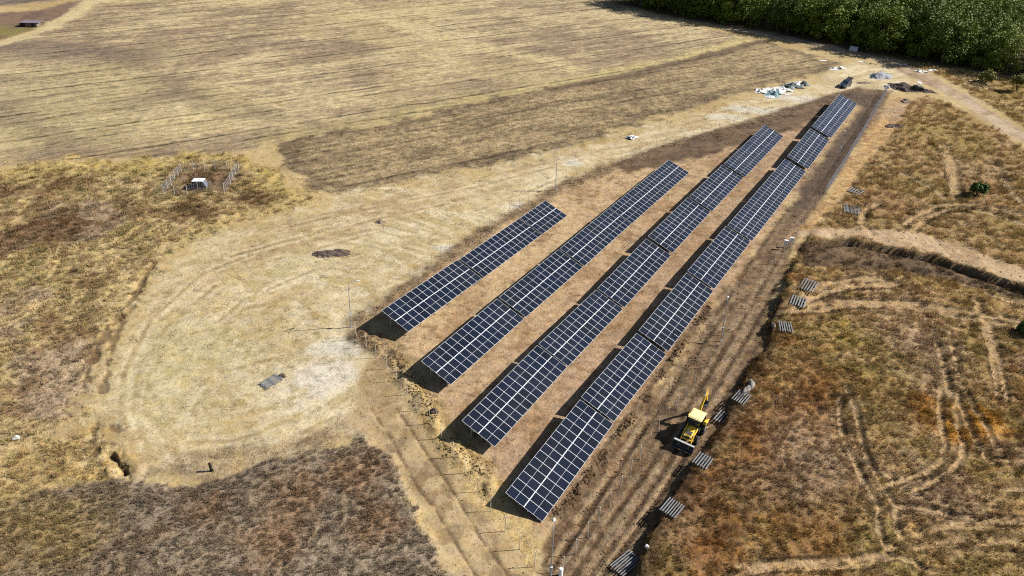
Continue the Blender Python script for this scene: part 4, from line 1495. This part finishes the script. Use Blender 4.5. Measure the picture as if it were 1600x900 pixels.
heap(518, 397, 1.1, 3.2, 0.45, 78, M_SOIL, 'long low dark soil heap alone on the mown clearing', 'soil_heap', 'soil heap', 3, rough=0.6)
heap(1376, 120, 2.2, 3.4, 1.2, 70, M_GRAVEL, 'grey gravel heap beside the farm track near the car', 'gravel_heap', 'gravel heap', 5)
heap(1411, 137, 3.0, 4.2, 1.3, 110, M_SOIL, 'dark brown soil heap at the head of the wire fence', 'soil_heap', 'soil heap', 7)
heap(1446, 143, 1.4, 3.2, 0.7, 100, M_SOIL, 'low black soil heap behind the white topped machine', 'soil_heap', 'soil heap', 8)
heap(1352, 130, 1.0, 2.2, 0.35, 80, M_SOIL2, 'small brown soil heap between the car and the gravel heap', 'soil_heap', 'soil heap', 9)
heap(1415, 158, 1.2, 1.6, 0.6, 40, M_SOIL2, 'small brown soil heap in the straw below the big dark heap', 'soil_heap', 'soil heap', 10)
heap(594, 347, 0.7, 0.9, 0.35, 80, M_SOIL2, 'tiny brown soil heap high on the mown clearing', 'soil_heap', 'soil heap', 11)
heap(1398, 197, 1.0, 2.4, 0.5, 70, M_SOIL, 'dark earth clods at the grass edge below the straw bank', 'soil_heap', 'soil heap', 12)


def rock(px, py, s, m, label, name, cat, seed, up=0.0, az=0.0, grp=None):
    r = random.Random(seed)
    bm = bmesh.new()
    bmesh.ops.create_icosphere(bm, subdivisions=3, radius=1)
    for v in bm.verts:
        k = 1 + 0.22 * (math.sin(3.1 * v.co.x + seed) * math.cos(2.7 * v.co.y - seed) + 0.6 * math.sin(5.3 * v.co.z + 2 * seed)) + r.uniform(-0.05, 0.05)
        v.co = Vector((v.co.x * k * s[0], v.co.y * k * s[1], max(v.co.z, -0.5) * k * s[2]))
    me = bpy.data.meshes.new(name); bm.to_mesh(me); bm.free()
    me.materials.append(m)
    o = link(bpy.data.objects.new(name, me))
    o.matrix_world = on_slope(at(px, py, up), az)
    return tag(o, label, cat, grp)


rock(1173, 603, (1.05, 0.42, 0.34), M_ROCK, 'larger pale boulder at the top of the soil bank', 'boulder', 'boulder', 1, 0.15, 2.0)
rock(1166, 611, (0.85, 0.36, 0.32), M_ROCK, 'lower pale boulder leaning over the slatted pallet', 'boulder', 'boulder', 2, 0.15, 2.2)
rock(26, 685, (0.4, 0.3, 0.25), M_CONC, 'white stone at the left edge of the meadow', 'boulder', 'stone', 4, 0.1)
rock(1010, 857, (0.2, 0.18, 0.16), M_CONC, 'small white stone in the grass near the bottom pallet', 'boulder', 'stone', 5, 0.3)
rock(1208, 511, (0.2, 0.45, 0.4), M_ROCK, 'pale upright stone on the bank left of the small pallet', 'boulder', 'stone', 6, 0.2)
rock(678, 643, (0.42, 0.4, 0.36), M_SOIL, 'dark round earth clod beside a thin fence post', 'earth_clod', 'earth clod', 7, 0.1)
rock(441, 588, (0.5, 0.3, 0.25), M_SOIL, 'dark earth clod at the corner of the lone pallet', 'earth_clod', 'earth clod', 8, 0.02)

o = empty('burnt_stump', upright(at(330.5, 736)))
tag(o, 'small black burnt stump with forked foot on the pale grass', 'stump')
MB().tube([(0, 0, -0.05), (-0.03, 0, 0.45), (-0.06, 0.02, 0.8), (-0.13, 0, 0.98)], [0.12, 0.14, 0.15, 0.13], 8).obj('trunk', M_CHAR_SHADE, o)
for sx in (-0.14, 0.16):
    MB().tube([(0, 0, 0.4), (sx * 0.6, 0, 0.18), (sx * 1.4, 0, -0.08)], [0.12, 0.1, 0.08], 7).obj('root', M_CHAR_SHADE, o)


def sheet(px, py, rx, ry, h, az, m, label, seed, name='tarpaulin', cat='tarpaulin', n=18):
    """A crumpled sheet lying on the ground."""
    vs, fs = [], []
    for i in range(n):
        for j in range(n):
            u, v = -1 + 2 * i / (n - 1), -1 + 2 * j / (n - 1)
            k = 1 + 0.25 * math.sin(4 * math.atan2(v, u) + seed) * max(abs(u), abs(v))
            vs.append((u * rx * k, v * ry * k, 0))
    va = np.array(vs)
    nz_ = fbm(va[:, 0] + seed * 5.1, va[:, 1], 0.9, seed, 4, 0.6)
    dd = np.maximum(np.abs(va[:, 0]) / rx, np.abs(va[:, 1]) / ry)
    va[:, 2] = h * np.clip(nz_ * 1.5 - 0.35, 0.02, 1.4) * (1.12 - 0.9 * np.clip(dd, 0, 1.2) ** 2).clip(0.04, 2)
    for i in range(n - 1):
        for j in range(n - 1):
            fs.append((i * n + j, (i + 1) * n + j, (i + 1) * n + j + 1, i * n + j + 1))
    mb = MB().add(va.tolist(), fs)
    o = mb.obj(name, m)
    sd = o.modifiers.new('thickness', 'SOLIDIFY'); sd.thickness = 0.02; sd.offset = 1
    o.matrix_world = on_slope(at(px, py, 0.04), math.radians(az))
    return tag(o, label, cat, 'rubbish beside the tilled strip')


sheet(1192, 143, 1.6, 2.2, 0.7, 70, M_WHITE, 'leftmost white plastic sheet at the edge of the tilled strip', 1)
sheet(1207, 148, 1.5, 2.0, 1.1, 60, M_TEAL, 'teal tarpaulin crumpled in front of the white plastic sheets', 2)
sheet(1218, 141, 1.8, 2.8, 0.7, 70, M_WHITE, 'large white plastic sheet in the middle of the rubbish', 3)
sheet(1238, 136, 1.5, 2.2, 1.1, 70, M_SLATE, 'dark folded tarpaulin among the white sheets', 4)
sheet(1246, 132, 1.4, 2.0, 0.7, 60, M_WHITE, 'white plastic sheet right of the dark folded tarpaulin', 5)
sheet(1255, 133, 0.9, 1.5, 0.9, 60, M_SLATE, 'grey green tarpaulin at the right end of the rubbish', 6)
sheet(1203, 152, 0.8, 1.1, 0.35, 60, M_WHITE, 'small white scrap below the teal tarpaulin', 7)
sheet(1230, 147, 0.7, 1.4, 0.3, 70, M_POST, 'brown board lying below the white sheets', 8)
sheet(988, 215, 0.8, 1.2, 0.7, 60, M_WHITE, 'small white rubbish sack alone at the tilled strip edge', 9)
sheet(986, 217, 0.45, 0.5, 0.6, 40, M_BLUEG, 'small blue grey sack against the lone white sack', 10)
sheet(1311, 107, 0.7, 1.8, 0.5, 80, M_WHITE, 'pale plastic sheet at the corner of the tilled strip', 11)
sheet(1302, 109, 0.5, 1.0, 0.2, 80, M_WHITE, 'small flat pale scrap left of the corner sheet', 12)
sheet(1286, 95, 0.4, 1.0, 0.25, 80, M_WHITE, 'pale scrap on the far corner of the tilled strip', 13)
sheet(1346, 97, 0.4, 1.2, 0.2, 110, M_WHITE, 'white scrap on the verge of the farm track', 14)
sheet(1440, 112, 0.8, 1.5, 0.4, 90, M_WHITE, 'white rubbish left on the verge below the wood', 15)
sheet(1456, 110, 0.7, 1.3, 0.4, 90, M_WHITE, 'white rubbish right on the verge below the wood', 16)
sheet(1410, 101, 0.3, 1.0, 0.2, 95, M_WHITE, 'thin pale scrap on the verge under the wood shadow', 17)

o = MB().box((0, 0, 0), (2.2, 1.9, 0.12)).obj('concrete_slab', M_CONC)
o.matrix_world = on_slope(at(1333, 79, 0.5), 0.5) @ Matrix.Rotation(0.45, 4, 'X')
tag(o, 'square grey concrete slab propped up in the shade of the wood', 'slab')
for (px, py, s, lb) in ((1386, 132, (1.6, 2.6, 0.5), 'pale blue plastic sheet at the far end of the wire fence'),):
    sheet(px, py + 4, 0.7, 1.3, 0.4, 30, M_BLUEG, lb, 21)


# ------------------------------------------------------------------ trees of the wood, bushes


def crown_mesh(name, seed, rx, rz, zc, nclump, nleaf, leaf, m, flat=0.0):
    r = random.Random(seed)
    mb = MB()
    for _ in range(nclump):
        u, a = r.uniform(-0.75, 1), r.uniform(0, 6.283)
        k = r.uniform(0.55, 1.0) * (1 + 0.18 * math.sin(3 * a + seed))
        s = math.sqrt(max(0, 1 - u * u))
        c = Vector((rx * k * s * math.cos(a), rx * k * s * math.sin(a), zc + rz * u * k))
        cr = r.uniform(0.5, 1.05) * rx * 0.40
        for _k in range(nleaf):
            d = Vector((r.gauss(0, 1), r.gauss(0, 1), r.gauss(0, 0.75)))
            d = d.normalized() * cr * r.random() ** 0.4
            p = c + d
            e1 = Vector((r.uniform(-1, 1), r.uniform(-1, 1), r.uniform(-0.6, 0.6))).normalized() * leaf * r.uniform(0.6, 1.2)
            nrm = (d.normalized() + Vector((0, 0, 0.5)) + Vector((r.gauss(0, .5), r.gauss(0, .5), r.gauss(0, .5)))).normalized()
            e2 = nrm.cross(e1)
            mb.add([p - e1, p - e2 * 0.7, p + e1, p + e2 * 0.7], [(0, 1, 2, 3)])
    return mb.mesh(name, m)


def trunk_mesh(name, seed, h, r0, spread):
    r = random.Random(seed)
    mb = MB().tube([(0, 0, -0.4), (0, 0, 0.4), (r.gauss(0, .1), r.gauss(0, .1), h * 0.5), (r.gauss(0, .2), r.gauss(0, .2), h)], [r0 * 1.3, r0, r0 * 0.7, r0 * 0.15], 8)
    for k in range(6):
        a = k * 1.05 + r.uniform(0, 0.6)
        z0 = h * r.uniform(0.35, 0.7)
        L = spread * r.uniform(0.6, 0.95)
        mb.tube([(0, 0, z0), (math.cos(a) * L * 0.5, math.sin(a) * L * 0.5, z0 + L * 0.45), (math.cos(a) * L, math.sin(a) * L, z0 + L * 0.7)], [r0 * 0.45, r0 * 0.28, r0 * 0.08], 6)
    return mb.mesh(name, M_BARK)


CROWNS = [crown_mesh('crown', 40 + i, 3.4 + 0.25 * i, 5.6, 5.2 + 0.3 * i, 60, 60, 0.24, M_LEAF) for i in range(4)]
TRUNKS = [trunk_mesh('trunk', 50 + i, 9.0, 0.2, 2.6) for i in range(4)]


def tree(p, s, az, i, label, group, sx=1.0, drop=0.0):
    o = empty('broadleaf_tree', upright(p, az) @ Matrix.Diagonal((s * sx, s * sx, s, 1)))
    tag(o, label, 'tree', group)
    for nm, me in (('trunk', TRUNKS[i]), ('crown', CROWNS[i])):
        c = bpy.data.objects.new(nm, me)
        COL.objects.link(c); c.parent = o
        if nm == 'crown':
            c.location.z = -drop
    return o


edge = G([(938, -6), (966, 3), (1050, 24), (1200, 47), (1330, 74), (1430, 93), (1520, 107), (1600, 121), (1700, 142)])
rt = random.Random(77)
spots_ = []
for row_ in range(17):
    for k in range(len(edge) - 1):
        d = edge[k + 1] - edge[k]
        L = np.hypot(*d)
        nrm = np.array([-d[1], d[0]]) / L
        for j in range(max(1, int(L / 4.45))):
            q = edge[k] + d * ((j + rt.uniform(0.15, 0.85)) * 4.45 / L) + nrm * (1.6 + row_ * 4.6 + rt.uniform(-1.3, 1.3))
            spots_.append((q[0], q[1], row_))
ntree = 0
for (x, y, row_) in spots_:
    g = Vector((x, y, gz(x, y)))
    hit = False
    for zz in (3.0, 10.5):
        q = np.array([x, y, g.z]) + UPV * zz
        dd = q @ CF
        u, v = 800 + FPX * (q @ CR) / dd, 450 - FPX * (q @ CU) / dd
        if -20 < u < 1640 and -12 < v < 950:
            hit = True
    if not hit or ntree >= 300:
        continue
    ntree += 1
    s = rt.uniform(0.9, 1.3) * (1.0 if row_ > 1 else 1.08)
    lb = 'green broadleaf tree on the shaded front edge of the wood' if row_ == 0 else 'green broadleaf tree standing inside the wood behind its front edge'
    tree(g, s, rt.uniform(0, 6.28), rt.randrange(4), lb, 'trees on the front edge of the wood' if row_ == 0 else 'trees inside the wood', rt.uniform(0.88, 1.12), 1.5 if row_ < 2 else 0.0)


def bush(px, py, r_, h, seed, m, label, stem=0.3, leaf=0.22, name='bush', n=70):
    p = at(px, py)
    o = empty(name, upright(p))
    tag(o, label, 'bush')
    rr = random.Random(seed)
    mb = MB()
    for k in range(5):
        a = k * 1.25 + rr.uniform(0, .5)
        mb.tube([(0, 0, -0.1), (math.cos(a) * r_ * 0.25, math.sin(a) * r_ * 0.25, h * 0.4), (math.cos(a) * r_ * 0.5, math.sin(a) * r_ * 0.5, h * 0.75)], [0.06, 0.045, 0.02], 6)
    o2 = mb.obj('stem', M_BARK, o)
    link(bpy.data.objects.new('crown', crown_mesh('crown', seed, r_, (h - stem) / 2, stem + (h - stem) / 2, n, 26, leaf, m)), o)


bush(1526, 305, 1.4, 2.5, 3, M_LEAF2, 'round dark green bush alone in the rough grassland')
bush(1540, 130, 1.9, 3.4, 5, M_LEAF3, 'yellow green bushy tree just out of the wood shadow')
bush(1588, 143, 1.7, 4.2, 6, M_LEAF3, 'slim yellow green young tree at the right edge by the wood', 1.4)
bush(1601, 523, 1.0, 1.6, 8, M_LEAF2, 'dark green bush cut by the right edge beside the wheel tracks')
bush(1350, 58, 1.2, 2.0, 9, M_LEAF2, 'low dark bush at the foot of the wood')

# ------------------------------------------------------------------ yellow backhoe loader (front towards +Y)


def wheel(parent, x, y, r, w, rim):
    t = MB()
    n = 22
    prof = [(-w / 2, r * 0.62), (-w / 2, r * 0.92), (-w * 0.36, r), (w * 0.36, r), (w / 2, r * 0.92), (w / 2, r * 0.62)]
    vs, fs = [], []
    for i in range(n):
        a = 2 * math.pi * i / n
        for (px_, pr) in prof:
            vs.append((px_, math.cos(a) * pr, math.sin(a) * pr))
    k = len(prof)
    for i in range(n):
        for j in range(k):
            fs.append((i * k + j, i * k + (j + 1) % k, ((i + 1) % n) * k + (j + 1) % k, ((i + 1) % n) * k + j))
    t.add(vs, fs)
    for i in range(n):                                            # tread lugs
        a = 2 * math.pi * (i + 0.5) / n
        t.box((0, math.cos(a) * r * 1.005, math.sin(a) * r * 1.005), (w * 0.86, r * 0.1, r * 0.07), 0, Matrix.Rotation(a, 3, 'X') @ Matrix.Rotation(0.5 * (-1) ** i, 3, 'Z'))
    o = link(bpy.data.objects.new('wheel', None), parent)
    o.location = (x, y, r)
    t.obj('tyre', M_BLACK, o)
    s = 1 if x > 0 else -1
    MB().tube([(-w * 0.3, 0, 0), (w * 0.3 * 1.0, 0, 0)], [r * 0.62, r * 0.62], 18).tube([(s * w * 0.28, 0, 0), (s * w * 0.46, 0, 0)], [r * 0.28, r * 0.2], 12).obj('rim', rim, o)
    return o


bh = empty('backhoe_loader', on_slope(at(1081, 679, 0.02), math.radians(211)))
tag(bh, 'yellow backhoe loader with pale roof parked beside the soil bank', 'backhoe loader')
M_RIM = mat('pale_wheel_rim', (0.55, 0.52, 0.42), 0.5, 0, 0.1, 4)
for sx in (-1, 1):
    wheel(bh, sx * 0.88, 1.05, 0.50, 0.36, M_RIM)
    wheel(bh, sx * 0.90, -1.05, 0.78, 0.48, M_RIM)
MB().box((0, 0.0, 0.72), (0.82, 3.5, 0.42)).box((0, 1.05, 0.52), (1.5, 0.22, 0.2)).box((0, -1.05, 0.78), (1.4, 0.3, 0.26)).obj('chassis', M_DARKST, bh, 0.02)
hood = MB().prism([(0.42, 0.9), (0.42, 1.66), (1.55, 1.46), (1.88, 1.36), (1.95, 1.2), (1.95, 0.85)], -0.44, 0.44).obj('hood', M_YELLOW, bh, 0.04)
MB().box((0, 1.5, 1.475), (0.62, 0.5, 0.03), 0, Matrix.Rotation(-0.2, 3, 'X')).obj('radiator_vent', M_DARKST, hood)
MB().box((0, 1.96, 1.08), (0.7, 0.03, 0.36)).obj('grille', M_DARKST, hood)
for sx in (-0.34, 0.34):
    MB().box((sx, 1.965, 1.29), (0.14, 0.04, 0.1)).obj('headlight', M_HEADL, hood)
MB().tube([(0.3, 0.75, 1.55), (0.3, 0.75, 2.25), (0.3, 0.68, 2.32)], [0.05, 0.045, 0.045], 10).obj('exhaust_pipe', M_DARKST, bh)
# cab
cab = MB()
for sx in (-0.72, 0.72):
    cab.bar((sx, 0.42, 1.05), (sx * 0.93, 0.28, 2.62), 0.08)
    cab.bar((sx, -0.45, 1.2), (sx * 0.95, -0.45, 2.62), 0.07)
    cab.bar((sx, -1.15, 1.45), (sx * 0.93, -1.05, 2.62), 0.08)
    cab.box((sx * 0.985, -0.02, 1.12), (0.06, 0.86, 0.5))
cab.box((0, 0.40, 1.2), (1.44, 0.06, 0.4)).box((0, -0.35, 1.02), (1.4, 1.5, 0.08))
cab = cab.obj('cab_frame', M_DARKST, bh, 0.01)
MB().prism([(-1.0, 0), (-1.1, 0.36), (-0.9, 0.5), (-0.5, 0.5), (-0.3, 0.3), (-0.28, 0.0)], -1.12, -0.62).obj('fender', M_YELLOW, bh, 0.03).location = (0, -0.35, 1.28)
MB().prism([(-1.0, 0), (-1.1, 0.36), (-0.9, 0.5), (-0.5, 0.5), (-0.3, 0.3), (-0.28, 0.0)], 0.62, 1.12).obj('fender', M_YELLOW, bh, 0.03).location = (0, -0.35, 1.28)
MB().bar((0, 0.385, 1.42), (0, 0.28, 2.56), 1.28, 0.02).obj('windscreen', M_GLASSD, bh)
MB().bar((0, -1.13, 1.6), (0, -1.06, 2.56), 1.28, 0.02).obj('rear_window', M_GLASSD, bh)
for sx in (-1, 1):
    MB().bar((sx * 0.71, -0.01, 1.4), (sx * 0.675, -0.05, 2.56), 0.02, 0.74).obj('side_window', M_GLASSD, bh)
    MB().bar((sx * 0.70, -0.8, 1.5), (sx * 0.67, -0.76, 2.56), 0.02, 0.56).obj('side_window', M_GLASSD, bh)
MB().box((0, -0.38, 2.69), (1.56, 1.72, 0.12)).box((0, -0.38, 2.765), (1.3, 1.45, 0.06)).obj('roof', M_CREAM, bh, 0.05)
MB().box((0, -0.5, 1.3), (0.5, 0.5, 0.2)).box((0, -0.75, 1.65), (0.48, 0.14, 0.6)).obj('seat', M_BLACK, bh, 0.04)
# loader arms and bucket
for sx in (-0.60, 0.60):
    MB().prism([(0.30, 1.56), (0.42, 1.74), (1.5, 1.5), (2.25, 0.98), (2.75, 0.48), (2.62, 0.36), (2.1, 0.82), (1.4, 1.3)], sx - 0.055, sx + 0.055).obj('loader_arm', M_YELLOW, bh, 0.015)
    MB().bar((sx * 0.8, 0.75, 0.95), (sx * 0.8, 1.75, 1.18), 0.09).obj('lift_ram', M_STEEL, bh)
MB().bar((-0.6, 2.1, 1.0), (0.6, 2.1, 1.0), 0.12).obj('cross_tube', M_YELLOW, bh)
bk = [(2.58, 0.16), (2.55, 0.78), (2.72, 0.98), (2.84, 0.98), (2.74, 0.86), (2.68, 0.72), (2.68, 0.30), (2.78, 0.16), (3.12, 0.22), (3.14, 0.17), (2.72, 0.06)]
b = MB().prism(bk, -1.14, 1.14)
for sx in (-1.15, 1.15):
    b.prism([(2.56, 0.1), (2.56, 0.8), (2.74, 0.98), (2.88, 0.9), (3.14, 0.24), (3.12, 0.17), (2.72, 0.06)], sx - 0.02, sx + 0.02)
bko = b.obj('front_bucket', M_DARKST, bh)  # shade inside the bucket put into its colour by dark steel
MB().box((0, 2.74, 1.0), (2.36, 0.26, 0.06)).obj('lip', M_STEEL, bko)
for i in range(7):
    MB().box((-0.96 + 0.32 * i, 3.2, 0.21), (0.07, 0.16, 0.04)).obj('tooth', M_STEEL, bko)
# rear frame, stabilisers, boom, dipper and digging bucket
MB().box((0, -1.72, 1.0), (2.15, 0.16, 0.55)).box((0.25, -1.86, 0.95), (0.42, 0.26, 0.9)).obj('rear_frame', M_YELLOW, bh, 0.02)
for sx in (-1.0, 1.0):
    MB().box((sx, -1.78, 0.95), (0.18, 0.2, 1.1)).box((sx, -1.78, 0.36), (0.34, 0.34, 0.06)).obj('stabiliser_leg', M_YELLOW, bh, 0.015)
boom = [(-1.95, 1.0), (-2.3, 2.3), (-3.1, 3.5), (-3.55, 3.8)]
def limb(nm, pts, ws, hs, x, m):
    mb = MB()
    for k in range(len(pts) - 1):
        mb.bar((x, *pts[k]), (x, *pts[k + 1]), ws[k], hs[k])
    return mb.obj(nm, m, bh, 0.015)
bm_ = limb('boom', boom, [0.26, 0.24, 0.2], [0.30, 0.34, 0.26], 0.25, M_YELLOW)
MB().bar((0.25, -1.9, 1.55), (0.25, -2.75, 2.75), 0.11).obj('boom_ram', M_STEEL, bm_)
dp = limb('dipper', [(-3.4, 3.9), (-3.95, 2.9), (-4.3, 1.9)], [0.2, 0.18], [0.3, 0.22], 0.25, M_YELLOW)
MB().bar((0.25, -2.75, 3.6), (0.25, -3.35, 3.85), 0.1).obj('dipper_ram', M_STEEL, dp)
MB().prism([(-4.15, 1.95), (-4.5, 1.85), (-4.62, 1.45), (-4.45, 1.15), (-4.0, 1.1), (-3.72, 1.35), (-3.78, 1.42), (-4.02, 1.22), (-4.38, 1.28), (-4.48, 1.5), (-4.38, 1.72)], 0.0, 0.5).obj('digging_bucket', M_DARKST, bh)

# ------------------------------------------------------------------ dark blue hatchback with its tailgate up (front towards +Y)
car = empty('hatchback_car', on_slope(at(1320, 135, 0.0), math.radians(222)))
tag(car, 'dark blue hatchback car with raised tailgate parked near the far row end', 'car')
prof = [(-2.0, 0.35), (-2.08, 0.75), (-2.0, 1.02), (-1.3, 1.05), (0.75, 0.98), (1.75, 0.86), (2.08, 0.66), (2.1, 0.36), (1.72, 0.28), (-1.7, 0.28)]
MB().prism(prof, -0.86, 0.86).obj('body', M_NAVY, car, 0.06)
MB().prism([(-1.92, 1.0), (-1.55, 1.46), (-0.2, 1.5), (0.15, 1.44), (1.0, 0.97)], -0.74, 0.74).obj('greenhouse', M_GLASSD, car, 0.05)
MB().prism([(-1.62, 1.46), (-0.2, 1.52), (0.18, 1.45), (0.14, 1.43), (-0.2, 1.485), (-1.6, 1.43)], -0.70, 0.70).obj('roof', M_NAVY, car, 0.01)
tg = MB().prism([(-1.6, 1.48), (-2.55, 1.86), (-2.78, 1.72), (-2.72, 1.66), (-2.5, 1.78), (-1.6, 1.42)], -0.68, 0.68).obj('tailgate', M_BLACK, car, 0.01)
for sx in (-0.6, 0.6):
    MB().box((sx, 2.06, 0.68), (0.36, 0.1, 0.14)).obj('headlight', M_HEADL, car, 0.02)
    MB().box((sx * 1.15, -2.05, 0.86), (0.22, 0.08, 0.26)).obj('tail_light', M_TAIL, car, 0.01)
    MB().box((sx * 1.55, 0.72, 1.02), (0.16, 0.1, 0.13)).obj('mirror', M_NAVY, car, 0.02)
MB().box((0, 2.1, 0.42), (1.6, 0.08, 0.2)).obj('bumper', M_BLACK, car, 0.02)
for sx in (-0.80, 0.80):
    for y in (-1.28, 1.3):
        wheel(car, sx, y, 0.31, 0.2, M_STEEL)

# ------------------------------------------------------------------ machine behind the dark heap, low shed, concrete chamber
mc = empty('mini_loader', on_slope(at(1434, 141, 0.0), math.radians(95)))
tag(mc, 'small dark machine with white top between two dark soil heaps', 'small loader')
MB().prism([(-1.2, 0.35), (-1.3, 1.1), (-0.4, 1.2), (-0.3, 1.0), (1.1, 0.9), (1.2, 0.4)], -0.55, 0.55).obj('body', M_DARKST, mc, 0.04)
for sx in (-0.5, 0.5):
    for y in (-0.5, 0.1):
        MB().bar((sx, y, 1.0), (sx, y, 1.85), 0.07).obj('roof_post', M_DARKST, mc)
    for y in (-0.8, 0.75):
        wheel(mc, sx * 1.35, y, 0.42, 0.28, M_DARKST)
MB().box((0, -0.2, 1.9), (1.15, 0.95, 0.1)).obj('roof', M_LID, mc, 0.02)
MB().prism([(1.2, 0.15), (1.25, 0.7), (1.4, 0.65), (1.45, 0.25), (1.95, 0.1), (1.9, 0.05)], -0.7, 0.7).obj('bucket', M_STEEL, mc)

sh = empty('low_shed', upright(at(50, 40), math.radians(82)))
tag(sh, 'low mauve roofed shed in the hollow at the top left corner', 'shed')
MB().box((0, 0, 0.35), (2.6, 3.6, 1.0)).obj('wall', M_SOIL2, sh)
MB().box((0, 0, 0.95), (3.4, 4.6, 0.1), 0, Matrix.Rotation(0.08, 3, 'Y')).obj('roof', M_GREYP, sh)
MB().box((1.305, 0.8, 0.3), (0.02, 0.8, 0.9)).obj('door', M_BLACK, sh)
o = MB().box((0, 0, 0.45), (0.8, 1.0, 0.9)).box((0, 0, 0.93), (0.9, 1.1, 0.06)).obj('water_tank', M_LID, None, 0.05)
o.matrix_world = upright(at(56, 41), 0.4)
tag(o, 'small white water tank beside the low mauve shed', 'tank')
o = MB().box((0, 0, 0.45), (1.2, 2.6, 0.9)).box((0, 0, 0.93), (1.3, 2.7, 0.06)).obj('shadow_block', M_CHAR_SHADE, None, 0.04)  # dark block added to stand for the shadow of the shed
o.matrix_world = upright(at(41, 41), 1.2)
tag(o, 'black block added as shadow in front of the low mauve shed', 'shadow_block')

ch = empty('concrete_chamber', upright(at(312, 291), math.radians(-8)))
tag(ch, 'small concrete chamber with white lid and dark opening inside the wire fence', 'chamber')


def frustum(x0, x1, y0, y1, z0, z1, ix0, ix1, iy):
    return MB().add([(x0, y0, z0), (x1, y0, z0), (x1, y1, z0), (x0, y1, z0), (x0 + ix0, y0 + iy, z1), (x1 - ix1, y0 + iy, z1), (x1 - ix1, y1 - iy, z1), (x0 + ix0, y1 - iy, z1)],
                    [(0, 3, 2, 1), (4, 5, 6, 7), (0, 1, 5, 4), (1, 2, 6, 5), (2, 3, 7, 6), (3, 0, 4, 7)])


frustum(-1.3, 1.55, -1.0, 1.1, -0.3, 1.05, 0.35, 0.75, 0.12).obj('wall', M_BLUEG, ch)
MB().box((-0.08, 0.05, 1.1), (1.8, 1.9, 0.1)).obj('lid', M_LID, ch, 0.02)
MB().box((-0.15, 0.1, 1.155), (0.7, 0.3, 0.012)).obj('lid_mark', M_REDM, ch)
MB().add([(-1.12, -1.01, 0.1), (0.72, -1.01, 0.1), (0.72, -0.905, 0.95), (-0.92, -0.905, 0.95)], [(0, 1, 2, 3)]).add([(-1.12, -0.9, 0.1), (0.72, -0.9, 0.1), (0.72, -0.8, 0.95), (-0.92, -0.8, 0.95)], [(3, 2, 1, 0)]).obj('opening', M_BLACK, ch)
